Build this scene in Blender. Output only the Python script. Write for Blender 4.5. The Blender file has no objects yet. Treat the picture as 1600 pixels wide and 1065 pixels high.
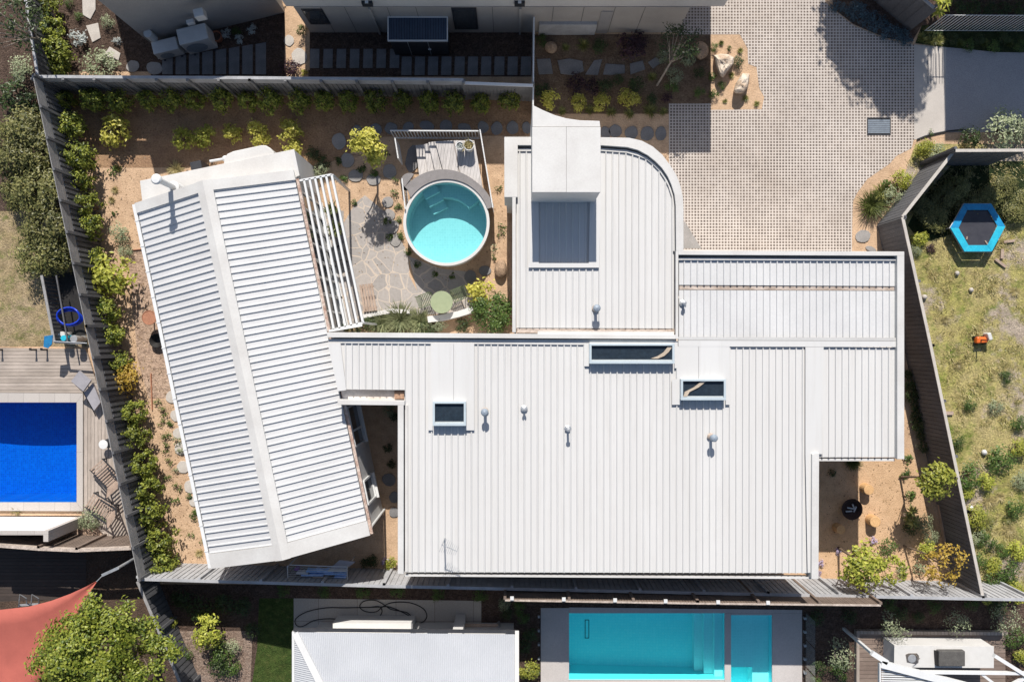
import bpy, math, random
from mathutils import Vector
R = random.Random(11)
C = bpy.context.scene.collection
SC = bpy.context.scene
# ------------------------------------------------------------------ camera, sky, sun, exposure
S, H = 0.0256, 32.0
cam_d = bpy.data.cameras.new('camera'); cam = bpy.data.objects.new('camera', cam_d); C.objects.link(cam)
cam.location = (0, 0, H); cam.rotation_euler = (0, 0, 0)
cam_d.sensor_width = 36; cam_d.lens = 36 * H / (1600 * S); cam_d.clip_end = 2000
SC.camera = cam
SUN_DIR = Vector((0.03, -1.126, -1.0)).normalized()
w = bpy.data.worlds.new('World'); SC.world = w; w.use_nodes = True
nt = w.node_tree; sky = nt.nodes.new('ShaderNodeTexSky'); sky.sky_type = 'NISHITA'; sky.sun_disc = False
sky.sun_elevation = math.asin(-SUN_DIR.z); sky.sun_rotation = math.atan2(-SUN_DIR.x, -SUN_DIR.y)
nt.links.new(sky.outputs[0], nt.nodes['Background'].inputs[0]); nt.nodes['Background'].inputs[1].default_value = 0.088
sd = bpy.data.lights.new('sun', 'SUN'); sd.energy = 4.75; sd.angle = math.radians(0.5); sd.color = (1, .955, .89)
so = bpy.data.objects.new('sun', sd); C.objects.link(so); so.rotation_euler = SUN_DIR.to_track_quat('-Z', 'Y').to_euler()
SC.view_settings.view_transform = 'Standard'; SC.view_settings.look = 'None'
SC.view_settings.exposure = 0.38; SC.view_settings.gamma = 1.0; SC.view_settings.use_curve_mapping = False
SC.cycles.max_bounces = 8; SC.cycles.transparent_max_bounces = 16

def P(px, py, h=0.0):
    k = S * (H - h) / H
    return Vector(((px - 800) * k, -(py - 532.5) * k, h))
def PL(pts, h=0.0): return [P(x, y, h) for x, y in pts]
def m_at(h=0.0): return S * (H - h) / H
ORD = ['first', 'second', 'third', 'fourth', 'fifth', 'sixth', 'seventh', 'eighth', 'ninth', 'tenth', 'eleventh', 'twelfth',
       'thirteenth', 'fourteenth', 'fifteenth', 'sixteenth', 'seventeenth', 'eighteenth', 'nineteenth', 'twentieth',
       'twenty-first', 'twenty-second', 'twenty-third', 'twenty-fourth']

# ------------------------------------------------------------------ materials
class NT:
    def __init__(s, name):
        s.m = bpy.data.materials.new(name); s.m.use_nodes = True
        s.t = s.m.node_tree; s.b = s.t.nodes['Principled BSDF']; s.out = s.t.nodes['Material Output']
    def n(s, typ, **kw):
        nd = s.t.nodes.new('ShaderNode' + typ)
        for k, v in kw.items():
            if k.startswith('i'):
                key = k[1:]; key = int(key) if key.isdigit() else key.replace('_', ' ')
                nd.inputs[key].default_value = v
            else: setattr(nd, k, v)
        return nd
    def l(s, a, b): s.t.links.new(a, b)
    def math(s, op, a, b=None, c=None):
        nd = s.n('Math', operation=op)
        for i, x in enumerate((a, b, c)):
            if x is None: continue
            if isinstance(x, (int, float)): nd.inputs[i].default_value = x
            else: s.l(x, nd.inputs[i])
        return nd.outputs[0]
    def mix(s, f, a, b, mode='MIX'):
        nd = s.n('Mix', data_type='RGBA', blend_type=mode)
        for sock, x in ((nd.inputs[0], f), (nd.inputs[6], a), (nd.inputs[7], b)):
            if isinstance(x, (int, float)): sock.default_value = x
            elif isinstance(x, tuple): sock.default_value = (*x, 1)
            else: s.l(x, sock)
        return nd.outputs[2]
    def coord(s): return s.n('TexCoord').outputs['Object']
    def noise(s, vec, scale, detail=4, rough=.6, lo=.35, hi=.65):
        nz = s.n('TexNoise', iScale=scale, iDetail=detail, iRoughness=rough); s.l(vec, nz.inputs['Vector'])
        mr = s.n('MapRange'); mr.inputs[1].default_value = lo; mr.inputs[2].default_value = hi
        s.l(nz.outputs[0], mr.inputs[0]); return mr.outputs[0]
    def bump(s, h, strength=.4, dist=.02):
        b = s.n('Bump'); b.inputs['Strength'].default_value = strength; b.inputs['Distance'].default_value = dist
        s.l(h, b.inputs['Height']); s.l(b.outputs[0], s.b.inputs['Normal'])
    def done(s, col, rough=.6, metal=0.0, spec=.4):
        if isinstance(col, tuple): s.b.inputs['Base Color'].default_value = (*col, 1)
        else: s.l(col, s.b.inputs['Base Color'])
        if isinstance(rough, (int, float)): s.b.inputs['Roughness'].default_value = rough
        else: s.l(rough, s.b.inputs['Roughness'])
        s.b.inputs['Metallic'].default_value = metal
        s.b.inputs['Specular IOR Level'].default_value = spec
        return s.m
def mul(c, f): return tuple(x * f for x in c)
def mat(name, c1, c2=None, scale=1.5, fine=30, famt=.15, rough=.6, metal=0.0, bump=0.0, spec=.4, stretch=None):
    t = NT(name); v = t.coord()
    if stretch:
        mp = t.n('Mapping'); mp.inputs['Scale'].default_value = stretch; t.l(v, mp.inputs[0]); v = mp.outputs[0]
    c2 = c2 or mul(c1, .8)
    col = t.mix(t.noise(v, scale), c1, c2)
    f = t.noise(v, fine, 3, .7, .3, .7)
    col = t.mix(f, t.mix(1.0, col, (1 - famt,) * 3, 'MULTIPLY'), t.mix(1.0, col, (1 + famt,) * 3, 'MULTIPLY'))
    if bump: t.bump(f, bump, .03)
    return t.done(col, rough, metal, spec)
def mat_soil(name, cols, scale=.6, gscale=14, famt=.35, bump=.5):
    t = NT(name); v = t.coord()
    a = t.mix(t.noise(v, scale, 5, .65), cols[0], cols[1])
    a = t.mix(t.noise(v, scale * 4.3, 5, .7, .45, .7), a, cols[2])
    f = t.noise(v, gscale, 4, .75, .3, .7)
    a = t.mix(f, t.mix(1.0, a, (1 - famt,) * 3, 'MULTIPLY'), t.mix(1.0, a, (1 + famt,) * 3, 'MULTIPLY'))
    vo = t.n('TexVoronoi', iScale=gscale * 1.6); t.l(v, vo.inputs['Vector'])
    a = t.mix(t.math('MULTIPLY', t.math('LESS_THAN', vo.outputs['Distance'], .16), .35), a, mul(cols[2], .5))
    t.bump(f, bump, .05)
    return t.done(a, .95, 0, .15)
def mat_leaf(name, c1, c2, tr=.25):
    t = NT(name); g = t.n('NewGeometry'); oi = t.n('ObjectInfo')
    col = t.mix(g.outputs['Random Per Island'], c1, c2)
    hs = t.n('HueSaturation'); t.l(col, hs.inputs['Color'])
    mr = t.n('MapRange'); mr.inputs[3].default_value = .8; mr.inputs[4].default_value = 1.2
    t.l(oi.outputs['Random'], mr.inputs[0]); t.l(mr.outputs[0], hs.inputs['Value'])
    t.done(hs.outputs[0], .42, 0, .35)
    tl = t.n('BsdfTranslucent'); t.l(hs.outputs[0], tl.inputs[0])
    mx = t.n('MixShader', iFac=tr); t.l(t.b.outputs[0], mx.inputs[1]); t.l(tl.outputs[0], mx.inputs[2])
    t.l(mx.outputs[0], t.out.inputs[0]); return t.m
def mat_planks(name, c1, c2, bw, axis=1, gap=.1, gapc=.35, ang=0.0, rough=.75, cross=0):
    t = NT(name); v = t.coord()
    mp = t.n('Mapping'); mp.inputs['Rotation'].default_value = (0, 0, ang); t.l(v, mp.inputs[0]); v = mp.outputs[0]
    sx = t.n('SeparateXYZ'); t.l(v, sx.inputs[0])
    u = t.math('DIVIDE', sx.outputs[axis], bw); fl = t.math('FLOOR', u); fr = t.math('FRACT', u)
    wn = t.n('TexWhiteNoise', noise_dimensions='1D'); t.l(fl, wn.inputs['W'])
    col = t.mix(wn.outputs['Value'], c1, c2)
    mp2 = t.n('Mapping'); mp2.inputs['Scale'].default_value = (3, 40, 3) if axis == 1 else (40, 3, 3); t.l(v, mp2.inputs[0])
    f = t.noise(mp2.outputs[0], 1, 4, .7, .3, .7)
    col = t.mix(f, t.mix(1.0, col, (.78,) * 3, 'MULTIPLY'), t.mix(1.0, col, (1.15,) * 3, 'MULTIPLY'))
    col = t.mix(t.noise(v, 1.1, 4), col, t.mix(1.0, col, (.8,) * 3, 'MULTIPLY'))
    g = t.math('LESS_THAN', fr, gap)
    col = t.mix(g, col, t.mix(1.0, col, (gapc,) * 3, 'MULTIPLY'))
    t.bump(t.math('SUBTRACT', 1.0, g), .5, .01)
    return t.done(col, rough, 0, .3)
def mat_tiles(name, c1, c2, sx_, sy_, joint, jw=.03, rough=.6, nz=.15, var=1.0):
    t = NT(name); v = t.coord(); sp = t.n('SeparateXYZ'); t.l(v, sp.inputs[0])
    ux = t.math('DIVIDE', sp.outputs[0], sx_); uy = t.math('DIVIDE', sp.outputs[1], sy_)
    cb = t.n('CombineXYZ'); t.l(t.math('FLOOR', ux), cb.inputs[0]); t.l(t.math('FLOOR', uy), cb.inputs[1])
    wn = t.n('TexWhiteNoise', noise_dimensions='3D'); t.l(cb.outputs[0], wn.inputs['Vector'])
    col = t.mix(t.math('MULTIPLY', wn.outputs['Value'], var), c1, c2)
    f = t.noise(v, 25, 4, .7, .3, .7)
    col = t.mix(f, t.mix(1.0, col, (1 - nz,) * 3, 'MULTIPLY'), t.mix(1.0, col, (1 + nz,) * 3, 'MULTIPLY'))
    j = t.math('MAXIMUM', t.math('LESS_THAN', t.math('FRACT', ux), jw / sx_), t.math('LESS_THAN', t.math('FRACT', uy), jw / sy_))
    col = t.mix(j, col, joint)
    return t.done(col, rough, 0, .35)
def mat_grid(name):
    t = NT(name); v = t.coord(); sp = t.n('SeparateXYZ'); t.l(v, sp.inputs[0]); p = .1212
    ux = t.math('DIVIDE', sp.outputs[0], p); uy = t.math('DIVIDE', sp.outputs[1], p)
    fx = t.math('ABSOLUTE', t.math('SUBTRACT', t.math('FRACT', ux), .5)); fy = t.math('ABSOLUTE', t.math('SUBTRACT', t.math('FRACT', uy), .5))
    mx = t.math('MAXIMUM', fx, fy)
    cb = t.n('CombineXYZ'); t.l(t.math('FLOOR', ux), cb.inputs[0]); t.l(t.math('FLOOR', uy), cb.inputs[1])
    wn = t.n('TexWhiteNoise', noise_dimensions='3D'); t.l(cb.outputs[0], wn.inputs['Vector'])
    thr = t.math('MULTIPLY_ADD', wn.outputs['Value'], .04, .285)
    hole = t.math('LESS_THAN', mx, thr)
    fillc = t.mix(t.noise(v, .35, 5, .6), (.16, .13, .11), (.25, .20, .165))
    fillc = t.mix(t.math('MULTIPLY', wn.outputs['Value'], .6), fillc, (.11, .09, .08))
    conc = t.mix(t.noise(v, .5, 5, .65), (.63, .565, .51), (.54, .48, .43))
    conc = t.mix(t.noise(v, 30, 3, .7, .3, .7), conc, t.mix(1.0, conc, (.84,) * 3, 'MULTIPLY'))
    col = t.mix(hole, conc, fillc)
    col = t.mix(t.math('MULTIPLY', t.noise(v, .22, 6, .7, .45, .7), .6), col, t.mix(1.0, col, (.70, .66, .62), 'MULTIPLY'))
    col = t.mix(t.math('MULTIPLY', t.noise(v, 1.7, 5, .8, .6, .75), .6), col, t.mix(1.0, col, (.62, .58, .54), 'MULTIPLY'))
    t.bump(t.math('SUBTRACT', 1.0, hole), .6, .03)
    return t.done(col, .9, 0, .2)
def mat_crazy(name):
    t = NT(name); v = t.coord()
    nz = t.n('TexNoise', iScale=1.2); t.l(v, nz.inputs['Vector'])
    va = t.n('VectorMath', operation='MULTIPLY_ADD'); t.l(nz.outputs['Color'], va.inputs[0]); va.inputs[1].default_value = (.35, .35, 0); t.l(v, va.inputs[2])
    ve = t.n('TexVoronoi', feature='DISTANCE_TO_EDGE', iScale=1.75, iRandomness=.85); t.l(va.outputs[0], ve.inputs['Vector'])
    vc = t.n('TexVoronoi', feature='F1', iScale=1.75, iRandomness=.85); t.l(va.outputs[0], vc.inputs['Vector'])
    sp = t.n('SeparateColor'); t.l(vc.outputs['Color'], sp.inputs[0])
    col = t.mix(sp.outputs[0], (.33, .305, .285), (.42, .38, .35))
    col = t.mix(t.noise(v, 9, 4, .7), col, t.mix(1.0, col, (.85,) * 3, 'MULTIPLY'))
    j = t.math('LESS_THAN', ve.outputs['Distance'], .024)
    col = t.mix(j, col, (.50, .42, .345))
    return t.done(col, .8, 0, .3)
def mat_grass(name, c1, c2, c3, scale=.7, bare=None):
    t = NT(name); v = t.coord()
    a = t.mix(t.noise(v, scale, 6, .7, .4, .62), c1, c2)
    a = t.mix(t.noise(v, scale * 3.1, 5, .75, .5, .68), a, c3)
    if bare: a = t.mix(t.noise(v, .42, 5, .7, .52, .6), a, bare)
    f = t.noise(v, 13, 6, .85, .3, .7)
    g2_ = t.noise(v, 3.2, 5, .75, .35, .65); a = t.mix(g2_, t.mix(1.0, a, (.68,) * 3, 'MULTIPLY'), t.mix(1.0, a, (1.2,) * 3, 'MULTIPLY'))
    a = t.mix(f, t.mix(1.0, a, (.5,) * 3, 'MULTIPLY'), t.mix(1.0, a, (1.35,) * 3, 'MULTIPLY'))
    t.bump(f, .9, .06)
    return t.done(a, .95, 0, .15)
def two_sided_fresnel(t, ior):   # a thin sheet: the same reflection from above and from below
    g = t.n('NewGeometry'); fr = t.n('Fresnel'); t.l(t.math('MULTIPLY_ADD', g.outputs['Backfacing'], 1 / ior - ior, ior), fr.inputs['IOR']); return fr
def mat_water(name, tint):
    t = NT(name); t.t.nodes.remove(t.b)
    v = t.coord(); nz = t.n('TexNoise', iScale=11, iDetail=4, iRoughness=.65); t.l(v, nz.inputs['Vector'])
    b = t.n('Bump'); b.inputs['Strength'].default_value = .22; b.inputs['Distance'].default_value = .05; t.l(nz.outputs[0], b.inputs['Height'])
    tr = t.n('BsdfTransparent'); tr.inputs[0].default_value = (*tint, 1)
    gl = t.n('BsdfGlossy'); gl.inputs['Roughness'].default_value = .04; t.l(b.outputs[0], gl.inputs['Normal'])
    fr = two_sided_fresnel(t, 1.33); t.l(b.outputs[0], fr.inputs['Normal'])
    mx = t.n('MixShader'); t.l(fr.outputs[0], mx.inputs[0]); t.l(tr.outputs[0], mx.inputs[1]); t.l(gl.outputs[0], mx.inputs[2])
    t.l(mx.outputs[0], t.out.inputs[0]); return t.m
def mat_glass(name, tint=(.55, .62, .66)):
    t = NT(name); t.t.nodes.remove(t.b)
    tr = t.n('BsdfTransparent'); tr.inputs[0].default_value = (*tint, 1)
    gl = t.n('BsdfGlossy'); gl.inputs['Roughness'].default_value = .02
    fr = two_sided_fresnel(t, 1.5); mx = t.n('MixShader'); t.l(fr.outputs[0], mx.inputs[0]); t.l(tr.outputs[0], mx.inputs[1]); t.l(gl.outputs[0], mx.inputs[2])
    t.l(mx.outputs[0], t.out.inputs[0]); return t.m

M = {}
def mat_roof(name, c1, c2):
    t = NT(name); v = t.coord(); sp = t.n('SeparateXYZ'); t.l(v, sp.inputs[0])
    fl = t.math('FLOOR', t.math('DIVIDE', sp.outputs[0], .7005)); wn = t.n('TexWhiteNoise', noise_dimensions='1D'); t.l(fl, wn.inputs['W'])
    col = t.mix(t.math('MULTIPLY', wn.outputs['Value'], .55), c1, c2)
    mp = t.n('Mapping'); mp.inputs['Scale'].default_value = (6, .35, 1); t.l(v, mp.inputs[0])
    st = t.noise(mp.outputs[0], 1.0, 6, .7, .5, .8); col = t.mix(t.math('MULTIPLY', st, .45), col, (.44, .415, .385))
    sp2 = t.noise(v, 7, 5, .8, .66, .72); col = t.mix(t.math('MULTIPLY', sp2, .3), col, (.36, .32, .28))
    pt = t.noise(v, .45, 4, .6); col = t.mix(t.math('MULTIPLY', pt, .5), col, c2)
    rr = t.n('MapRange'); rr.inputs[3].default_value = .42; rr.inputs[4].default_value = .62; t.l(pt, rr.inputs[0])
    return t.done(col, rr.outputs[0], 0, .3)
M['roof'] = mat('roof_white', (.605, .585, .565), (.545, .52, .495), .5, 18, .05, .5, spec=.3, stretch=(2.2, .35, 1))
M['roof'] = mat_roof('roof_sheeting', (.59, .58, .565), (.535, .522, .505))
M['roof2'] = mat('roof_bright', (.585, .58, .575), (.53, .525, .52), .5, 18, .05, .45, spec=.35)
M['cap'] = mat('cap_white', (.59, .575, .55), (.52, .50, .475), .8, 16, .05, .5, spec=.3)
M['gutterdirt'] = mat('gutter_dirt', (.33, .26, .21), (.52, .44, .38), 2.5, 12, .3, .9, stretch=(1, 3, 1))
M['gutterfloor'] = mat('gutter_floor', (.72, .66, .60), (.55, .47, .40), 1.2, 12, .15, .7)
M['wall'] = mat('wall_white', (.60, .585, .565), (.545, .53, .51), 1, 25, .05, .8)
M['wallgrey'] = mat('wall_grey_render', (.29, .275, .265), (.25, .24, .235), .8, 30, .12, .9, bump=.2)
M['wallbeige'] = mat('wall_beige', (.36, .33, .30), (.31, .285, .26), .8, 30, .08, .9)
M['roofgrey'] = mat('roof_grey', (.36, .34, .32), (.31, .295, .28), .9, 30, .14, .9)
M['frame'] = mat('frame_white', (.66, .66, .65), (.62, .62, .61), 3, 20, .03, .4)
M['framegrey'] = mat('frame_bluegrey', (.45, .51, .54), (.42, .48, .51), 3, 20, .04, .35)
M['dark'] = mat('dark_metal', (.022, .024, .03), (.035, .036, .04), 3, 20, .2, .5)
M['black'] = mat('black', (.012, .011, .011), (.02, .018, .017), 5, 20, .3, .6)
M['darkroom'] = mat('dark_interior', (.010, .02, .032), (.018, .028, .04), 2, 8, .3, .8)
M['ventgrey'] = mat('vent_grey', (.33, .38, .43), (.27, .31, .36), 6, 30, .08, .45, metal=.3)
M['galv'] = mat('galvanised', (.45, .46, .47), (.36, .37, .38), 6, 30, .1, .4, metal=.4)
M['glass'] = mat_glass('glass', (.86, .9, .92))
M['glassclear'] = mat_glass('glass_clear', (.9, .95, .94))
M['windowpane'] = mat('window_pane', (.03, .037, .045), (.05, .055, .06), 1, 8, .2, .08, spec=.6)
M['sand'] = mat_soil('sand', [(.58, .405, .265), (.515, .35, .225), (.41, .275, .175)], .45, 16, .2, .4)
M['sandshaded'] = mat_soil('sand_shaded', [(.37, .235, .14), (.30, .185, .11), (.24, .145, .09)], .6, 14, .3, .5)  # darker copy of the sand for ground in shade
M['gravel'] = mat_soil('gravel', [(.52, .38, .28), (.43, .30, .22), (.27, .185, .135)], .9, 11, .4, .7)
M['mulch'] = mat_soil('mulch', [(.105, .07, .052), (.075, .05, .04), (.16, .11, .085)], 1.2, 15, .6, .9)
M['mulchpale'] = mat_soil('mulch_pale', [(.33, .25, .20), (.25, .18, .14), (.18, .12, .09)], 1.2, 13, .5, .8)
M['grid'] = mat_grid('grass_grid_pavers')
M['crazy'] = mat_crazy('crazy_paving')
M['concrete'] = mat('concrete_pale', (.50, .455, .41), (.43, .39, .35), .6, 25, .08, .9)
M['patioc'] = mat_tiles('patio_concrete', (.40, .36, .31), (.35, .31, .27), 1.55, 1.6, (.2, .17, .15), .02, .9)
M['asphalt'] = mat('drive_concrete', (.38, .36, .36), (.33, .315, .32), .35, 28, .25, .95, bump=.4)
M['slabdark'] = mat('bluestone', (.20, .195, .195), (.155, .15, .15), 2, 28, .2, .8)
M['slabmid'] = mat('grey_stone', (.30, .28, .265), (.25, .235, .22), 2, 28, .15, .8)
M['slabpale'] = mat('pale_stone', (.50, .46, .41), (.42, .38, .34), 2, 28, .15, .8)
M['lawndry'] = mat_grass('dry_lawn', (.66, .54, .25), (.48, .44, .13), (.19, .26, .045), .4, (.60, .49, .38))
M['lawndry2'] = mat_grass('dry_lawn_pale', (.55, .42, .265), (.45, .345, .18), (.20, .23, .06), .6)
M['lawngreen'] = mat_grass('green_lawn', (.085, .125, .03), (.055, .095, .022), (.13, .15, .045), 1.5)
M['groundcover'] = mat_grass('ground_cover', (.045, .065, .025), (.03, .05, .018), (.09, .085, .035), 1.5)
M['deckpale'] = mat_planks('deck_pale', (.52, .485, .46), (.62, .58, .555), .125, 0, .1, .6, math.radians(8))
M['deckgrey'] = mat_planks('deck_grey', (.37, .31, .26), (.46, .39, .335), .14, 1, .13, .45)
M['deckgreyv'] = mat_planks('deck_grey_v', (.37, .31, .26), (.46, .39, .335), .14, 0, .13, .45)
M['deckbrown'] = mat_planks('deck_brown', (.21, .155, .125), (.27, .205, .165), .17, 1, .1, .4)
M['coping'] = mat_tiles('coping_stone', (.46, .42, .385), (.40, .365, .335), .62, 3.0, (.3, .27, .25), .015, .7)
M['coping_dark'] = mat('coping_grey', (.24, .22, .215), (.20, .185, .18), 3, 30, .15, .75)
M['poolpave'] = mat('pool_paving', (.50, .46, .435), (.44, .405, .385), .7, 25, .1, .85)
M['tile_turq'] = mat_tiles('mosaic_turquoise', (.50, .61, .62), (.45, .57, .585), .10, .10, (.54, .64, .65), .012, .4, .07)
M['tile_pale'] = mat_tiles('mosaic_pale', (.80, .93, .93), (.74, .90, .90), .12, .12, (.85, .95, .95), .012, .4, .04)
M['tile_aqua'] = mat_tiles('mosaic_aqua', (.52, .94, .96), (.44, .92, .95), .12, .12, (.35, .9, .93), .01, .4, .05)
M['tile_blue'] = mat_tiles('mosaic_blue', (.02, .215, .52), (.012, .14, .40), .08, .08, (.01, .17, .7), .012, .4, .2)
M['water_turq'] = mat_water('water_turquoise', (.62, .97, .98)); M['water_aqua'] = mat_water('water_aqua', (.50, .985, .998)); M['water_blue'] = mat_water('water_blue', (.22, .70, .96))
M['fence'] = mat('fence_charcoal', (.125, .125, .132), (.085, .085, .09), 2, 40, .25, .85, stretch=(1, 1, .3))
M['fencegrey'] = mat('fence_weathered', (.21, .205, .205), (.15, .15, .152), 2, 40, .25, .85)
M['fencetop'] = mat('fence_top_board', (.30, .29, .285), (.22, .215, .21), 2, 40, .3, .85)
M['fencelight'] = mat('fence_light_grey', (.40, .40, .41), (.31, .31, .315), 2, 40, .2, .85)
M['fencebrown'] = mat('fence_brown', (.20, .15, .12), (.14, .105, .085), 2, 40, .3, .85)
M['brush'] = mat('brush_top', (.50, .42, .36), (.34, .28, .235), 6, 30, .35, .95)
M['rock'] = mat('sandstone_rock', (.66, .57, .47), (.42, .31, .22), 2.6, 14, .25, .9, bump=.8)
M['rockbrown'] = mat('brown_rock', (.42, .29, .19), (.30, .2, .13), 2.5, 14, .3, .9, bump=.8)
M['timber'] = mat('timber_orange', (.62, .38, .18), (.5, .29, .13), 3, 30, .2, .7)
M['bench'] = mat('bench_timber', (.40, .30, .235), (.30, .22, .17), 3, 30, .25, .75)
M['curvedtimber'] = mat('curved_timber', (.72, .54, .40), (.62, .46, .33), 3, 30, .1, .5)
M['rust'] = mat('rusty_steel', (.42, .20, .12), (.33, .15, .09), 5, 30, .25, .9)
M['darksage'] = mat('dark_green_paint', (.10, .13, .06), (.08, .105, .05), 4, 30, .05, .5)
M['fire'] = mat('burnt_steel', (.05, .026, .02), (.03, .018, .015), 5, 20, .3, .8)
M['sage'] = mat('sage_green_paint', (.29, .33, .20), (.26, .30, .18), 4, 30, .05, .5)
M['sail'] = mat('red_sail_cloth', (.40, .105, .078), (.34, .088, .066), 1.2, 60, .12, .85)
M['padshaded'] = mat('blue_pad_shaded', (.015, .27, .52), (.01, .20, .42), 3, 20, .15, .4)
M['padaqua'] = mat('aqua_pad', (.03, .45, .60), (.02, .36, .52), 3, 20, .15, .4)
M['mesh'] = mat('black_mesh', (.03, .03, .04), (.045, .045, .055), 2, 60, .25, .6)
M['orange'] = mat('orange_plastic', (.75, .16, .03), (.62, .12, .02), 4, 20, .08, .4)
M['whiteplastic'] = mat('white_plastic', (.60, .59, .575), (.55, .54, .52), 4, 20, .04, .4)
M['blueplastic'] = mat('blue_plastic', (.01, .05, .50), (.008, .035, .4), 4, 20, .1, .35)
M['netblue'] = mat('blue_net', (.01, .17, .36), (.01, .12, .28), 8, 40, .2, .6)
M['cushion'] = mat('grey_cushion', (.40, .38, .40), (.34, .325, .345), 3, 40, .08, .9)
M['trunk'] = mat('bark', (.17, .12, .085), (.11, .08, .055), 6, 30, .3, .95)
M['trunkpale'] = mat('pale_bark', (.36, .31, .26), (.25, .21, .17), 6, 30, .3, .95)
M['clothblue'] = mat('cloth_blue', (.25, .42, .72), (.42, .58, .85), 6, 30, .2, .9)
M['clothpurple'] = mat('cloth_purple', (.32, .18, .40), (.25, .13, .32), 6, 30, .2, .9)
M['steel'] = mat('stainless', (.42, .37, .32), (.33, .29, .25), 6, 30, .1, .25, metal=.8)
M['bbq'] = mat('barbecue_cover', (.10, .095, .088), (.075, .07, .066), 5, 30, .2, .8)
M['counter'] = mat('stone_counter', (.60, .585, .56), (.55, .535, .51), 3, 60, .06, .6)
M['terracotta'] = mat('terracotta', (.36, .13, .07), (.28, .10, .055), 4, 30, .15, .8)
M['gutterblack'] = mat('gutter_black', (.035, .037, .042), (.05, .05, .055), 4, 30, .1, .5)
M['shedroof'] = mat_planks('shed_roof_navy', (.045, .065, .10), (.06, .08, .12), .10, 0, .25, .5)
M['corr'] = mat('corrugated_white', (.43, .44, .46), (.39, .40, .42), .6, 20, .05, .45, spec=.35)
L = {}
L['hedge'] = mat_leaf('leaf_hedge', (.035, .066, .012), (.38, .41, .068), .3)
L['lime'] = mat_leaf('leaf_lime', (.30, .30, .04), (.66, .60, .13), .3)
L['limegreen'] = mat_leaf('leaf_lime_green', (.18, .22, .03), (.52, .51, .09), .3)
L['orange'] = mat_leaf('leaf_orange', (.33, .20, .035), (.50, .36, .06), .3)
L['olive'] = mat_leaf('leaf_olive', (.20, .24, .13), (.40, .43, .26), .25)
L['dark'] = mat_leaf('leaf_dark', (.022, .042, .012), (.07, .10, .028), .2)
L['bush'] = mat_leaf('leaf_bush', (.06, .075, .02), (.30, .28, .10), .25)
L['tree'] = mat_leaf('leaf_tree', (.08, .13, .014), (.40, .43, .065), .3)
L['green'] = mat_leaf('leaf_green', (.045, .085, .018), (.12, .18, .04), .25)
L['silver'] = mat_leaf('leaf_silver', (.42, .46, .44), (.62, .65, .62), .2)
L['purple'] = mat_leaf('leaf_purple', (.022, .012, .016), (.085, .035, .045), .15)
L['flower'] = mat_leaf('leaf_flower', (.30, .22, .38), (.62, .55, .66), .2)
L['tuft'] = mat_leaf('leaf_tuft', (.10, .12, .03), (.30, .28, .09), .25)
L['tuftdark'] = mat_leaf('leaf_tuft_dark', (.06, .085, .02), (.17, .19, .055), .25)
L['agave'] = mat_leaf('leaf_agave', (.17, .20, .10), (.36, .37, .20), .25)
L['blue'] = mat_leaf('leaf_blue', (.04, .07, .085), (.13, .19, .22), .2)
L['straw'] = mat_leaf('leaf_straw', (.32, .26, .11), (.48, .40, .19), .25)

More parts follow.
